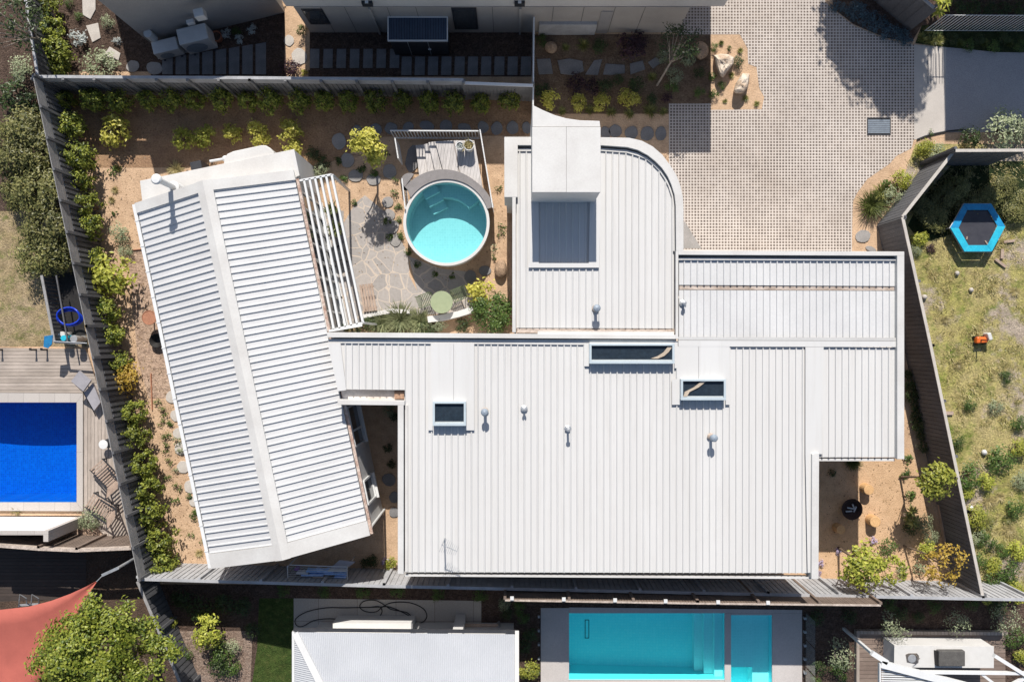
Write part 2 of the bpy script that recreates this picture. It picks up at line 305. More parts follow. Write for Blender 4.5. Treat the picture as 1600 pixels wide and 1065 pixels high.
# ------------------------------------------------------------------ object helpers
def tag(o, label=None, cat=None, group=None, kind=None):
    if label: o['label'] = label
    if cat: o['category'] = cat
    if group: o['group'] = group
    if kind: o['kind'] = kind
    return o
def root(name, label, cat, loc=(0, 0, 0), group=None):
    o = bpy.data.objects.new(name, None); C.objects.link(o); o.location = loc; o.empty_display_size = .2
    return tag(o, label, cat, group)
def wloc(o):
    v = Vector((0, 0, 0))
    while o: v = v + Vector(o.location); o = o.parent
    return v
def kids(o): return [c for c in o.children]
def copy_tree(o, parent=None):
    c = o.copy(); C.objects.link(c); c.parent = parent
    for ch in kids(o): copy_tree(ch, c)
    return c
class MB:
    def __init__(s): s.v = []; s.f = []
    def add(s, vs, fs):
        o = len(s.v); s.v += [tuple(v) for v in vs]; s.f += [tuple(i + o for i in f) for f in fs]; return s
    def box(s, c, size, rz=0.0):
        x, y, z = size[0] / 2, size[1] / 2, size[2] / 2; cs, sn = math.cos(rz), math.sin(rz)
        vs = [(c[0] + a * x * cs - b * y * sn, c[1] + a * x * sn + b * y * cs, c[2] + d * z) for d in (-1, 1) for a, b in ((-1, -1), (1, -1), (1, 1), (-1, 1))]
        return s.add(vs, [(3, 2, 1, 0), (4, 5, 6, 7), (0, 1, 5, 4), (1, 2, 6, 5), (2, 3, 7, 6), (3, 0, 4, 7)])
    def prism(s, poly, z0, z1):
        p = [(v[0], v[1]) for v in poly]; n = len(p)
        if sum(p[i][0] * p[(i + 1) % n][1] - p[(i + 1) % n][0] * p[i][1] for i in range(n)) < 0: p.reverse()
        f0 = z0 if callable(z0) else (lambda x, y: z0); f1 = z1 if callable(z1) else (lambda x, y: z1)
        vs = [(x, y, f0(x, y)) for x, y in p] + [(x, y, f1(x, y)) for x, y in p]
        fs = [tuple(range(n - 1, -1, -1)), tuple(range(n, 2 * n))] + [(i, (i + 1) % n, (i + 1) % n + n, i + n) for i in range(n)]
        return s.add(vs, fs)
    def flat(s, poly, z):
        p = [(v[0], v[1]) for v in poly]; n = len(p)
        if sum(p[i][0] * p[(i + 1) % n][1] - p[(i + 1) % n][0] * p[i][1] for i in range(n)) < 0: p.reverse()
        return s.add([(x, y, z) for x, y in p], [tuple(range(n))])
    def bar(s, a, b, wd, ht, up=(0, 0, 1)):
        a, b = Vector(a), Vector(b); d = (b - a).normalized(); up = Vector(up)
        if abs(d.dot(up)) > .98: up = Vector((0, 1, 0))
        sd_ = d.cross(up).normalized(); u = sd_.cross(d).normalized()
        vs = [q + sd_ * (i * wd / 2) + u * (j * ht / 2) for q in (a, b) for i, j in ((-1, -1), (1, -1), (1, 1), (-1, 1))]
        return s.add(vs, [(0, 1, 2, 3), (7, 6, 5, 4), (4, 5, 1, 0), (5, 6, 2, 1), (6, 7, 3, 2), (7, 4, 0, 3)])
    def tube(s, pts, r, n=7, closed=False):
        pts = [Vector(p) for p in pts]; k = len(pts); rs = r if isinstance(r, (list, tuple)) else [r] * k; vs = []; fs = []
        for i, p in enumerate(pts):
            if closed: d = pts[(i + 1) % k] - pts[i - 1]
            else: d = pts[min(i + 1, k - 1)] - pts[max(i - 1, 0)]
            d = d.normalized(); up = Vector((0, 0, 1)) if abs(d.z) < .95 else Vector((0, 1, 0))
            a = d.cross(up).normalized(); b = a.cross(d)
            vs += [p + (a * math.cos(2 * math.pi * j / n) + b * math.sin(2 * math.pi * j / n)) * rs[i] for j in range(n)]
        for i in range(k if closed else k - 1):
            i2 = (i + 1) % k
            fs += [(i * n + j, i * n + (j + 1) % n, i2 * n + (j + 1) % n, i2 * n + j) for j in range(n)]
        if not closed: fs += [tuple(range(n - 1, -1, -1)), tuple(range((k - 1) * n, k * n))]
        return s.add(vs, fs)
    def lathe(s, c, prof, n=32, a0=0.0, a1=2 * math.pi):
        full = abs(a1 - a0 - 2 * math.pi) < 1e-6; k = n if full else n + 1; vs = []; fs = []; m = len(prof)
        for i in range(k):
            a = a0 + (a1 - a0) * i / n
            vs += [(c[0] + r * math.cos(a), c[1] + r * math.sin(a), c[2] + z) for r, z in prof]
        for i in range(n):
            i2 = (i + 1) % k if full else i + 1
            fs += [(i * m + j, i2 * m + j, i2 * m + j + 1, i * m + j + 1) for j in range(m - 1)]
        return s.add(vs, fs)
    def ball(s, c, r, rng=None, rough=0.0, n=10, m=7, rz=0.0):
        vs = []; fs = []; cs, sn = math.cos(rz), math.sin(rz)
        for i in range(m + 1):
            th = math.pi * i / m
            for j in range(n):
                ph = 2 * math.pi * j / n; k = 1 + (rng.uniform(-rough, rough) if rng else 0)
                x, y, z = r[0] * math.sin(th) * math.cos(ph) * k, r[1] * math.sin(th) * math.sin(ph) * k, r[2] * math.cos(th) * k
                vs.append((c[0] + x * cs - y * sn, c[1] + x * sn + y * cs, c[2] + z))
        for i in range(m): fs += [(i * n + j, (i + 1) * n + j, (i + 1) * n + (j + 1) % n, i * n + (j + 1) % n) for j in range(n)]
        return s.add(vs, fs)
    def leaf(s, p, nrm, Ln, Wd, rng, d=None):
        nrm = nrm.normalized()
        if d is None: d = Vector((rng.gauss(0, 1), rng.gauss(0, 1), rng.gauss(0, 1)))
        t = (d - nrm * d.dot(nrm)).normalized(); b = nrm.cross(t)
        return s.add([p - t * Ln * .5, p + b * Wd * .5 + nrm * Wd * .12, p + t * Ln * .5, p - b * Wd * .5 + nrm * Wd * .12], [(0, 1, 2, 3)])
    def build(s, name, m, parent=None, smooth=False, bevel=0.0, local=False):
        off = wloc(parent) if (parent and not local) else Vector((0, 0, 0))
        me = bpy.data.meshes.new(name); me.from_pydata([(v[0] - off.x, v[1] - off.y, v[2] - off.z) for v in s.v], [], s.f)
        me.materials.append(m); me.update()
        if smooth:
            for p in me.polygons: p.use_smooth = True
        o = bpy.data.objects.new(name, me); C.objects.link(o); o.parent = parent
        if bevel:
            bv = o.modifiers.new('bevel', 'BEVEL'); bv.width = bevel; bv.segments = 2; bv.limit_method = 'ANGLE'
        return o
def struct(name, poly_px, z, m, label=None):
    o = MB().flat(PL(poly_px), z).build(name, m); return tag(o, label, kind='structure')
def inset_line(a, b, d):  # unit normal offset
    t = (b - a).normalized(); return Vector((-t.y, t.x, 0)) * d

# ------------------------------------------------------------------ ground sheets
def sheet_holes(name, xs, ys, holes, z, m):
    mb = MB()
    for i in range(len(xs) - 1):
        for j in range(len(ys) - 1):
            cx, cy = (xs[i] + xs[i + 1]) / 2, (ys[j] + ys[j + 1]) / 2
            if any(h[0] < cx < h[2] and h[1] < cy < h[3] for h in holes): continue
            mb.add([(xs[i], ys[j], z), (xs[i + 1], ys[j], z), (xs[i + 1], ys[j + 1], z), (xs[i], ys[j + 1], z)], [(0, 1, 2, 3)])
    return tag(mb.build(name, m), kind='structure')
def rect(x0, y0, x1, y1):
    a = P(x0, y1); b = P(x1, y0); return (a.x, a.y, b.x, b.y)
POOL_L = rect(-140, 628, 122, 783); POOL_B = rect(889, 957, 1132, 1061); POOL_S = rect(1142, 960, 1206, 1085)
holes = [POOL_L, POOL_B, POOL_S]
xs = sorted({-400.0, 400.0} | {h[0] for h in holes} | {h[2] for h in holes}); ys = sorted({-400.0, 400.0} | {h[1] for h in holes} | {h[3] for h in holes})
sheet_holes('ground', xs, ys, holes, 0, M['sand'])
struct('shaded_sand', [(70, 140), (835, 150), (835, 212), (600, 214), (500, 262), (220, 262), (80, 262)], .004, M['sandshaded'])  # brown sheet carries the fence and house shade in its colour
struct('sand_bed', [(200, 390), (240, 392), (285, 560), (290, 622), (232, 622), (215, 560)], .004, M['gravel'])
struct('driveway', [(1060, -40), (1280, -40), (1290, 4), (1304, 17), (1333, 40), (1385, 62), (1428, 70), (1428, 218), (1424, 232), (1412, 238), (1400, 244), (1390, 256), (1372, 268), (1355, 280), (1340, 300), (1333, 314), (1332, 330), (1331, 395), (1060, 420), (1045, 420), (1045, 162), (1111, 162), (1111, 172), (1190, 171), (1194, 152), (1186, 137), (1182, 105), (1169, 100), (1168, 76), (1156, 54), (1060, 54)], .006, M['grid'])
struct('driveway_corner_paving', [(1069, 345), (1096, 388), (1060, 388)], .010, M['slabmid'])
struct('driveway_apron', [(1428, 70), (1478, 74), (1478, 205), (1432, 218), (1428, 218)], .008, M['concrete'])
jl = MB()
for x in (1449, 1453.5, 1458, 1462.5, 1467, 1471.5): jl.flat(PL([(x, 84), (x + .9, 84), (x + .9, 131), (x, 131)]), .012)
tag(jl.build('painted_slat_shadows', M['slabdark']), kind='structure')  # thin dark strips paint slat shadows onto the apron
struct('road', [(1478, 74), (1560, 82), (1900, 86), (1900, 205), (1478, 207)], .007, M['asphalt'])
struct('verge', [(1440, 40), (1900, 40), (1900, 86), (1560, 82), (1478, 74), (1430, 68)], .009, M['groundcover'])
struct('lawn', [(1430, 225), (1900, 225), (1900, 925), (1526, 925), (1500, 800), (1455, 560), (1390, 340)], .005, M['lawndry'])
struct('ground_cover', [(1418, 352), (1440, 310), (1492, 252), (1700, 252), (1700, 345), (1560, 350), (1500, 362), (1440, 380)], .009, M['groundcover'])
struct('patio', [(555, 318), (570, 305), (600, 330), (632, 385), (638, 400), (640, 432), (652, 455), (668, 490), (560, 505), (542, 430), (536, 350)], .006, M['crazy'])
struct('pergola_paving', [(498, 322), (537, 330), (537, 352), (543, 430), (562, 506), (528, 508)], .0065, M['crazy'])
struct('patio_extension', [(638, 400), (690, 420), (740, 425), (742, 485), (668, 492), (652, 455)], .007, M['crazy'])
struct('left_lawn', [(-300, 330), (110, 330), (128, 420), (140, 541), (-300, 541)], .005, M['lawndry2'])
struct('mulch_bed', [(60, -40), (240, -40), (250, 60), (260, 112), (70, 112)], .005, M['mulch'])
struct('left_mulch', [(-300, -60), (52, -60), (75, 170), (110, 330), (-300, 330)], .004, M['mulch'])
struct('side_yard', [(-300, 805), (215, 805), (215, 855), (-300, 855)], .004, M['mulch'])
struct('lower_yard', [(-300, 855), (215, 855), (290, 1200), (-300, 1200)], .004, mat_soil('dark_soil', [(.12, .08, .055), (.09, .06, .045), (.06, .042, .032)], .7, 14, .4, .7))
struct('dark_paving', [(-200, 858), (135, 858), (135, 935), (-200, 945)], .009, mat_planks('dark_decking', (.055, .042, .036), (.08, .06, .05), .14, 1, .12, .4))
def bottom_poly():
    hs = [POOL_B, POOL_S]
    a = P(225, 912); b = P(1900, 1250)
    xs_ = sorted({a.x, b.x} | {h[0] for h in hs} | {h[2] for h in hs}); ys_ = sorted({a.y, b.y} | {h[3] for h in hs} | {h[1] for h in hs})
    sheet_holes('bottom_garden', xs_, ys_, hs, .003, M['mulch'])
bottom_poly()
struct('pale_mulch', [(262, 985), (395, 985), (390, 1100), (285, 1100)], .006, M['mulchpale'])
struct('green_lawn', [(405, 934), (459, 934), (459, 1200), (375, 1200), (402, 1010)], .006, M['lawngreen'])
struct('terrace', [(459, 934), (752, 938), (752, 1010), (459, 1010)], .008, M['patioc'])
struct('side_path', [(236, 60), (447, 10), (447, 120), (236, 120)], .004, M['mulch']); struct('shed_path', [(482, 20), (835, 20), (835, 120), (482, 120)], .004, M['mulch'])
struct('planting_bed', [(835, 54), (1110, 54), (1111, 162), (1045, 162), (1045, 178), (835, 178)], .004, mat_soil('bed_soil', [(.22, .155, .105), (.17, .115, .075), (.12, .08, .055)], .8, 14, .4, .7))
struct('sand_strip', [(445, 12), (484, 48), (484, 110), (445, 110)], .010, M['sand'])
struct('verge_upper', [(1285, -60), (1900, -60), (1900, 40), (1440, 40), (1425, 66), (1385, 60), (1333, 38), (1304, 15)], .003, M['mulch'])
struct('fire_pit_yard', [(1279, 700), (1420, 700), (1500, 900), (1279, 905)], .005, mat_soil('sand_orange', [(.60, .40, .245), (.54, .36, .215), (.46, .30, .175)], .5, 18, .18, .4))

# ------------------------------------------------------------------ leaf builders
def leafball(mb, n, rng, size=(1, 1, 1), Lf=.2, W=.11, clumps=16, spread=.2, c0=(0, 0, 0), low=-.35, up=.7, lobes=0):
    cs = []; lb_ = []
    while len(lb_) < lobes:
        v = Vector((rng.gauss(0, 1), rng.gauss(0, 1), rng.gauss(0, 1))).normalized() * rng.uniform(.45, .74)
        if v.z > low * .5 and all((v - q).length > .26 for q in lb_): lb_.append(v)
    while len(cs) < clumps:
        v = Vector((rng.gauss(0, 1), rng.gauss(0, 1), rng.gauss(0, 1))).normalized()
        if v.z < (-.5 if lobes else low): continue
        if lobes: k_ = int(rng.random() * lobes) % lobes; cs.append((lb_[k_] + v * rng.uniform(.16, .32), lb_[k_]))
        else: cs.append((v * rng.uniform(.5, .88), None))
    for i in range(n):
        c, lo_ = cs[int(rng.random() * clumps) % clumps]
        p = c + Vector((rng.gauss(0, spread), rng.gauss(0, spread), rng.gauss(0, spread * .8)))
        if p.length > 1.15: p = p * (1.15 / p.length)
        nr = ((p - lo_) * 3.2 + Vector((0, 0, up * .8)) if lo_ else (p - c) * 1.6 + c * .5 + Vector((0, 0, up))) + Vector((rng.gauss(0, .35), rng.gauss(0, .35), rng.gauss(0, .3)))
        q = Vector((c0[0] + p.x * size[0], c0[1] + p.y * size[1], c0[2] + p.z * size[2]))
        k = rng.uniform(.7, 1.25)
        mb.leaf(q, nr, Lf * k, W * k, rng)
def blades(mb, n, rng, Ln=1.0, W=.06, flat=.55, z0=.05, curve=.35):
    for i in range(n):
        a = rng.uniform(0, 2 * math.pi); e = rng.uniform(flat - .35, flat + .5); l = Ln * rng.uniform(.6, 1.05)
        d = Vector((math.cos(a) * math.cos(e), math.sin(a) * math.cos(e), math.sin(e))); b = Vector((-math.sin(a), math.cos(a), 0))
        o = Vector((rng.uniform(-.12, .12), rng.uniform(-.12, .12), z0)); mid = o + d * l * .55; tip = o + d * l - Vector((0, 0, curve * l * .4))
        mb.add([o - b * W * .4, o + b * W * .4, mid + b * W * .5, tip, mid - b * W * .5], [(0, 1, 2, 4), (4, 2, 3)])
KINDS = {}
def kind(name, objname, cat, maker, variants=4):
    KINDS[name] = dict(objname=objname, cat=cat, maker=maker, n=variants, protos=[], used=[])
def shrub_maker(lm, n, Lf, W, zs=1.0, clumps=16, spread=.2, stem=True, stemm='trunk', up=.7, low=-.35):
    def mk(o, rng):
        mb = MB(); leafball(mb, n, rng, (1, 1, zs), Lf, W, clumps, spread, (0, 0, zs * .9), low, up); mb.build('foliage', L[lm], o, local=True)
        if stem:
            sb = MB()
            for k in range(5):
                a = k * 1.256 + rng.uniform(-.3, .3); sb.tube([(0, 0, 0), (.2 * math.cos(a), .2 * math.sin(a), zs * .5), (.5 * math.cos(a), .5 * math.sin(a), zs * 1.1)], [.05, .035, .015], 5)
            sb.build('stem', M[stemm], o, local=True)
    return mk
def tuft_maker(lm, n, W=.06, flat=.55, curve=.35):
    def mk(o, rng):
        mb = MB(); blades(mb, n, rng, 1.0, W, flat, .03, curve); mb.build('foliage', L[lm], o, local=True)
    return mk
def palm_maker(lm):
    def mk(o, rng):
        mb = MB(); sb = MB()
        for k in range(3):
            c = Vector((rng.uniform(-.5, .5), rng.uniform(-.5, .5), rng.uniform(1.2, 2.2))); sb.tube([(0, 0, 0), c * .6, c], [.08, .06, .05], 6)
            for i in range(26):
                a = rng.uniform(0, 6.28); e = rng.uniform(-.2, 1.1); d = Vector((math.cos(a) * math.cos(e), math.sin(a) * math.cos(e), math.sin(e))); b = Vector((-math.sin(a), math.cos(a), 0))
                l = rng.uniform(.4, .62); mb.add([c - b * .03, c + b * .03, c + d * l * .6 + b * .045, c + d * l - Vector((0, 0, .12)), c + d * l * .6 - b * .045], [(0, 1, 2, 4), (4, 2, 3)])
        mb.build('foliage', L[lm], o, local=True); sb.build('stem', M['trunkpale'], o, local=True)
    return mk
kind('hedge', 'hedge_shrub', 'shrub', shrub_maker('hedge', 1050, .20, .105, 1.0, 30, .14), 5)
kind('lime', 'yellow_shrub', 'shrub', shrub_maker('lime', 520, .26, .125, .9, 18, .18), 4)
kind('limegreen', 'yellow_green_shrub', 'shrub', shrub_maker('limegreen', 620, .22, .11, .95, 22, .18), 3)
kind('orange', 'golden_shrub', 'shrub', shrub_maker('orange', 520, .2, .08, .95, 18, .22), 1)
kind('olive', 'grey_green_shrub', 'shrub', shrub_maker('olive', 560, .17, .075, .8, 18, .2), 3)
kind('dark', 'dark_shrub', 'shrub', shrub_maker('dark', 420, .22, .1, .8, 16, .22), 3)
kind('bush', 'dense_bush', 'bush', shrub_maker('bush', 2200, .13, .065, .95, 40, .15), 3)
kind('densegreen', 'dense_bush', 'bush', shrub_maker('green', 2400, .12, .065, .9, 40, .15), 1)
kind('green', 'green_shrub', 'shrub', shrub_maker('green', 420, .2, .09, .75, 15, .2), 3)
kind('silver', 'silver_plant', 'plant', shrub_maker('silver', 230, .3, .12, .6, 12, .18), 2)
kind('purple', 'dark_purple_plant', 'plant', shrub_maker('purple', 300, .24, .12, .6, 12, .2), 2)
kind('flower', 'flowering_plant', 'plant', shrub_maker('flower', 160, .3, .16, .6, 10, .2), 2)
kind('smallgreen', 'small_plant', 'plant', shrub_maker('green', 130, .42, .18, .5, 9, .2, stem=False), 3)
kind('sparse', 'sparse_seedling', 'plant', shrub_maker('green', 46, .42, .2, .6, 8, .25, stem=True), 3)
kind('sparseolive', 'pale_seedling', 'plant', shrub_maker('olive', 60, .4, .16, .6, 9, .25, stem=True), 2)
kind('tuft', 'grass_tuft', 'grass tuft', tuft_maker('tuft', 110), 3)
kind('tuftdark', 'spiky_grass', 'grass tuft', tuft_maker('tuftdark', 420, .022, .65), 2)
kind('straw', 'dry_grass_tuft', 'grass tuft', tuft_maker('straw', 140, .045, .4), 3)
kind('agave', 'spiky_plant', 'plant', tuft_maker('agave', 380, .035, .6, .1), 2)
kind('cordyline', 'cabbage_palm', 'plant', palm_maker('tuft'), 1)
kind('palmbright', 'bright_palm', 'plant', palm_maker('limegreen'), 1)
kind('olivetree', 'young_olive_tree', 'tree', shrub_maker('olive', 420, .17, .05, 1.1, 18, .24, stemm='trunkpale'), 3)
def plant(k, px, py, r_px, label, group=None, zf=1.0, h=None):
    K = KINDS[k]; r = r_px * S * .96
    if len(K['protos']) < K['n']:
        o = bpy.data.objects.new(K['objname'], None); C.objects.link(o); K['maker'](o, R); K['protos'].append(o)
    else: o = copy_tree(R.choice(K['protos']))
    q = P(px, py, r * .9 * zf if h is None else h)
    o.location = (q.x, q.y, 0); o.rotation_euler = (0, 0, R.uniform(0, 6.28)); o.scale = (r, r, r * zf)
    return tag(o, label, K['cat'], group, 'thing')
def plants(lst, fmt, group, key='y', zf=1.0, names=None):
    """lst: (x, y, r, kind[, zf]); labels count from the top (key y) or from the left (key x)."""
    lst = sorted(lst, key=lambda t: t[1] if key == 'y' else t[0])
    for i, t in enumerate(lst):
        what = (names or {}).get(t[3], 'plant')
        plant(t[3], t[0], t[1], t[2], fmt.format(what, ORD[i] + (' from the top' if key == 'y' else ' from the left')), group, t[4] if len(t) > 4 else zf)
def blob(cx, cy, rx, ry, rng, n=12, j=.08, rot=0.0):
    pts = []
    for i in range(n):
        a = 2 * math.pi * i / n; k = 1 + rng.uniform(-j, j); x, y = rx * k * math.cos(a), ry * k * math.sin(a)
        pts.append((cx + x * math.cos(rot) - y * math.sin(rot), cy + x * math.sin(rot) + y * math.cos(rot)))
    return pts
def stone(px, py, rx, ry, m, label, group, rot=0.0, name='stepping_stone', poly=None, z=.045, cat='stepping stone'):
    pts = poly or blob(px, py, rx, ry, R, 12, .07, rot)
    if poly: px, py = sum(p[0] for p in poly) / len(poly), sum(p[1] for p in poly) / len(poly)
    o = MB().prism([P(x, y) - P(px, py) for x, y in pts], 0, z).build(name, m, bevel=.012)
    o.location = P(px, py); return tag(o, label, cat, group)
def tree(name, label, px, py, h, r_px, lm, n, Lf, W, trunk_r=.12, zs=.8, clumps=40, spread=.16, group=None, tm='trunk', trunk=(0, 0), limbs=9, lobes=0):
    """px,py: picture place of the crown centre at height h; trunk: offset in metres of the trunk foot from the crown centre."""
    q = P(px, py, h); r = r_px * m_at(h); o = root(name, label, 'tree', (q.x + trunk[0], q.y + trunk[1], 0), group)
    mb = MB(); leafball(mb, n, R, (r, r, r * zs), Lf, W, clumps, spread, (q.x, q.y, h), -.45, .8, lobes); mb.build('crown', L[lm], o)
    tb = MB(); f = Vector((q.x + trunk[0], q.y + trunk[1], 0)); t = Vector((q.x, q.y, h - r * zs * .3))
    tb.tube([f, f.lerp(t, .5) + Vector((.04, .03, 0)), t], [trunk_r, trunk_r * .8, trunk_r * .5], 8); tb.build('trunk', M[tm], o)
    lb = MB(); s0 = f.lerp(t, .55)
    for i in range(limbs):
        a = 2 * math.pi * i / limbs + R.uniform(-.3, .3); e = Vector((q.x + math.cos(a) * r * .75, q.y + math.sin(a) * r * .75, h + R.uniform(-.1, .5) * r * zs))
        lb.tube([s0, s0.lerp(e, .5) + Vector((0, 0, .1)), e], [trunk_r * .45, trunk_r * .28, trunk_r * .1], 5)
    lb.build('limb', M[tm], o)
    return o

# ------------------------------------------------------------------ ribbed roof sheets
def span(poly, u, eps=1e-5):
    us = [p[0] for p in poly]; u = min(max(u + 1.3e-6, min(us) + eps), max(us) - eps); vs = []; n = len(poly)
    for i in range(n):
        a, b = poly[i], poly[(i + 1) % n]
        if (a[0] - u) * (b[0] - u) < 0: vs.append(a[1] + (b[1] - a[1]) * (u - a[0]) / (b[0] - a[0]))
    return (min(vs), max(vs)) if len(vs) >= 2 else None
def ribsheet(poly, zf, ex, ey, o, pitch, rw, rt, rh, phase=0.0):
    """ribs run along ey; u is measured along ex from point o; zf(u, v) is the pan height."""
    loc = [((Vector((p[0], p[1], 0)) - o).dot(ex), (Vector((p[0], p[1], 0)) - o).dot(ey)) for p in poly]
    u0, u1 = min(p[0] for p in loc), max(p[0] for p in loc)
    us = {u0: None, u1: None}
    for p in loc: us.setdefault(p[0], None)
    k = math.floor((u0 - phase) / pitch) - 1
    while k * pitch + phase < u1 + pitch:
        c = k * pitch + phase
        for d in (-rw / 2, -rt / 2, rt / 2, rw / 2):
            if u0 < c + d < u1: us[c + d] = None
        k += 1
    def hgt(u):
        d = abs((u - phase + pitch / 2) % pitch - pitch / 2)
        return rh * max(0.0, min(1.0, (rw / 2 - d) / ((rw - rt) / 2)))
    mb = MB(); prev = None
    for u in sorted(us):
        s = span(loc, u)
        if s is None: prev = None; continue
        pts = []
        for v in s:
            q = o + ex * u + ey * v; pts.append(Vector((q.x, q.y, zf(u, v) + hgt(u))))
        if prev and u - prev[0] > 1e-6: mb.add([prev[1][0], pts[0], pts[1], prev[1][1]], [(0, 1, 2, 3)])
        prev = (u, pts)
    return mb
EX, EY, O0 = Vector((1, 0, 0)), Vector((0, 1, 0)), Vector((0, 0, 0))
def strip(mb, pts, h, z0, z1): mb.prism(PL(pts, h), z0, z1)

# ------------------------------------------------------------------ main house
house = root('house', 'large white house with flat ribbed metal roofs, curved garage corner and white tower', 'house', P(950, 700))
ZR = 3.80
wall_px = [(516, 525), (804, 525), (804, 306), (791, 306), (791, 219), (938, 219), (978, 220), (1010, 232), (1038, 262), (1054, 290), (1060, 315), (1062, 397), (1407, 397), (1407, 711), (1274, 711), (1274, 890), (633, 890), (633, 630), (534, 630)]
MB().prism(PL(wall_px, 3.85), 0, 3.50).build('wall', M['wall'], house)
cb = MB()   # white cappings and fascias
ZC = 4.0
strip(cb, [(510, 519), (1056, 523), (1056, 529.5), (512, 527)], ZC, 3.3, ZC)
strip(cb, [(788, 214), (938, 214), (938, 227), (809, 227), (809, 308), (788, 308)], ZC, 2.2, ZC + .002)
outer = [(938, 214.5), (983, 215.5), (1003, 220), (1020, 229), (1035, 242), (1047, 258), (1057, 274), (1063, 290), (1067, 308), (1068, 325), (1068, 392)]
inner = [(938, 227), (980, 230), (997, 234.5), (1012, 242.5), (1024, 252), (1034, 262), (1043, 275), (1049, 288), (1054, 304), (1056, 322), (1056.5, 392)]
strip(cb, outer + inner[::-1], ZC, 3.3, ZC + .004)
strip(cb, [(1056, 392), (1060, 392), (1060, 529), (1056, 529)], ZC, 3.3, ZC + .001)
strip(cb, [(800.5, 308), (806, 308), (806, 519), (800.5, 519)], ZC, 3.3, ZC - .003)
strip(cb, [(1060, 391), (1413, 393), (1413, 399.5), (1060, 398)], ZC, 3.3, ZC + .003)
strip(cb, [(1402, 399.5), (1413, 399.5), (1413, 717), (1402, 717)], ZC, 3.3, ZC + .001)
strip(cb, [(621.5, 633), (630.5, 633), (630.5, 896), (621.5, 896)], ZC, 3.3, ZC)
strip(cb, [(527, 624), (632, 626), (632, 633), (528, 632)], ZC, 3.3, ZC + .002)
strip(cb, [(1269, 709), (1280, 707), (1279, 904), (1268, 904)], ZC, 3.3, ZC)
cb.build('parapet_capping', M['cap'], house, bevel=.008)
def inner_fl(pts, h, z0, z1): b = MB(); strip(b, pts, h, z0, z1); b.build('inner_flashing', M['cap'], house)
# inner flashings a step lower than the capping
inner2 = [(x - (4.5 if i > 6 else 1.8 * i / 2.2), y + (8.5 if i < 3 else 8.5 - i * .85)) for i, (x, y) in enumerate(inner)]
inner1 = [(x - (2.2 if i > 6 else .35 * i), y + (4 if i < 3 else 4 - i * .38)) for i, (x, y) in enumerate(inner)]
inner_fl(inner1 + inner2[::-1], 3.9, 3.5, 3.885)
inner_fl([(809, 231.5), (832, 231.5), (832, 236), (809, 236)], 3.9, 3.5, 3.885)
inner_fl([(1060, 402.5), (1400, 404), (1400, 407), (1060, 406)], 3.9, 3.5, 3.885)
inner_fl([(633, 633), (637, 633), (637, 893), (633, 893)], 3.9, 3.5, 3.88)
inner_fl([(512, 529.5), (921, 530.5), (921, 538.5), (531, 536), (514, 536)], 3.87, 3.5, 3.862)
db = MB(); db.prism(PL(wall_px, 3.85), 3.5, 3.56); db.build('gutter_floor', M['gutterfloor'], house)
zf_main = lambda u, v: ZR + .003 * v
PX = lambda px, h=ZR: P(px, 0, h).x
PITCH, RW, RT, RH = .2335, .062, .03, .05
ph0 = PX(633)
sheets = MB()
for poly in ([(532, 535), (633, 535), (633, 609), (540, 608)], [(633, 535), (1274, 541), (1274, 895), (633, 893.5)], [(1274, 541), (1400, 543), (1400, 714), (1274, 714)]):
    b = ribsheet(PL(poly, ZR), zf_main, EX, EY, O0, PITCH, RW, RT, RH, ph0); sheets.add(b.v, b.f)
sheets.build('main_roof', M['roof'], house)
gar = [(807, 234), (938, 234)] + [(x - (3.5 if i > 6 else 1.5 * i / 2.2), y + 7.5 - i * .7) for i, (x, y) in enumerate(inner)][1:-1] + [(1053, 392), (1053, 513), (807, 512)]
ribsheet(PL(gar, ZR), lambda u, v: ZR + .01 * (v - 4), EX, EY, O0, PITCH, RW, RT, RH, ph0 + .07).build('garage_roof', M['roof'], house)
wb = MB()
for poly in ([(1061, 404), (1401, 406), (1401, 447), (1061, 445)], [(1061, 453), (1401, 454.5), (1401, 529), (1061, 527)]):
    b = ribsheet(PL(poly, ZR), lambda u, v: ZR, EX, EY, O0, PITCH, RW, RT, RH, ph0 + .03); wb.add(b.v, b.f)
wb.build('wing_roof', M['roof2'], house)
# flat flashing sheets lying on the ribs
ZF = 3.885
def fl(pts, z=ZF): b = MB(); strip(b, pts, z, z - .012, z); b.build('flat_flashing', M['roof'], house)
fl([(512, 536), (532, 536), (541, 609), (528, 611)])
fl([(673, 536), (708.6, 536), (708.6, 629), (673, 629)]); fl([(709, 536), (741, 536), (741, 629), (709, 629)])
fl([(669, 629), (676, 629), (676, 672), (669, 672)], ZF + .002); fl([(727, 629), (741, 629), (741, 672), (727, 672)], ZF + .002)
fl([(1057, 541), (1091.5, 541), (1091.5, 592), (1057, 592)]); fl([(1092, 541), (1140, 541), (1140, 592), (1092, 592)])
fl([(1050, 592), (1064, 592), (1064, 632), (1050, 632)], ZF + .002); fl([(1134, 592), (1140, 592), (1140, 632), (1134, 632)], ZF + .002)
fl([(913, 536), (921, 536), (921, 572), (913, 572)]); fl([(1054, 533), (1059, 533), (1059, 575), (1054, 575)], ZF + .003)
fl([(921, 530.5), (1056, 531), (1056, 537.5), (921, 537)], ZF + .002)
fl([(1258.5, 542), (1287, 542), (1285, 709), (1258.5, 709)], ZF + .001); fl([(1258.5, 709), (1270, 709), (1270, 894), (1262, 894)], ZF + .002)
fl([(1060, 531.5), (1401, 533), (1401, 542), (1060, 541)], ZF + .004)
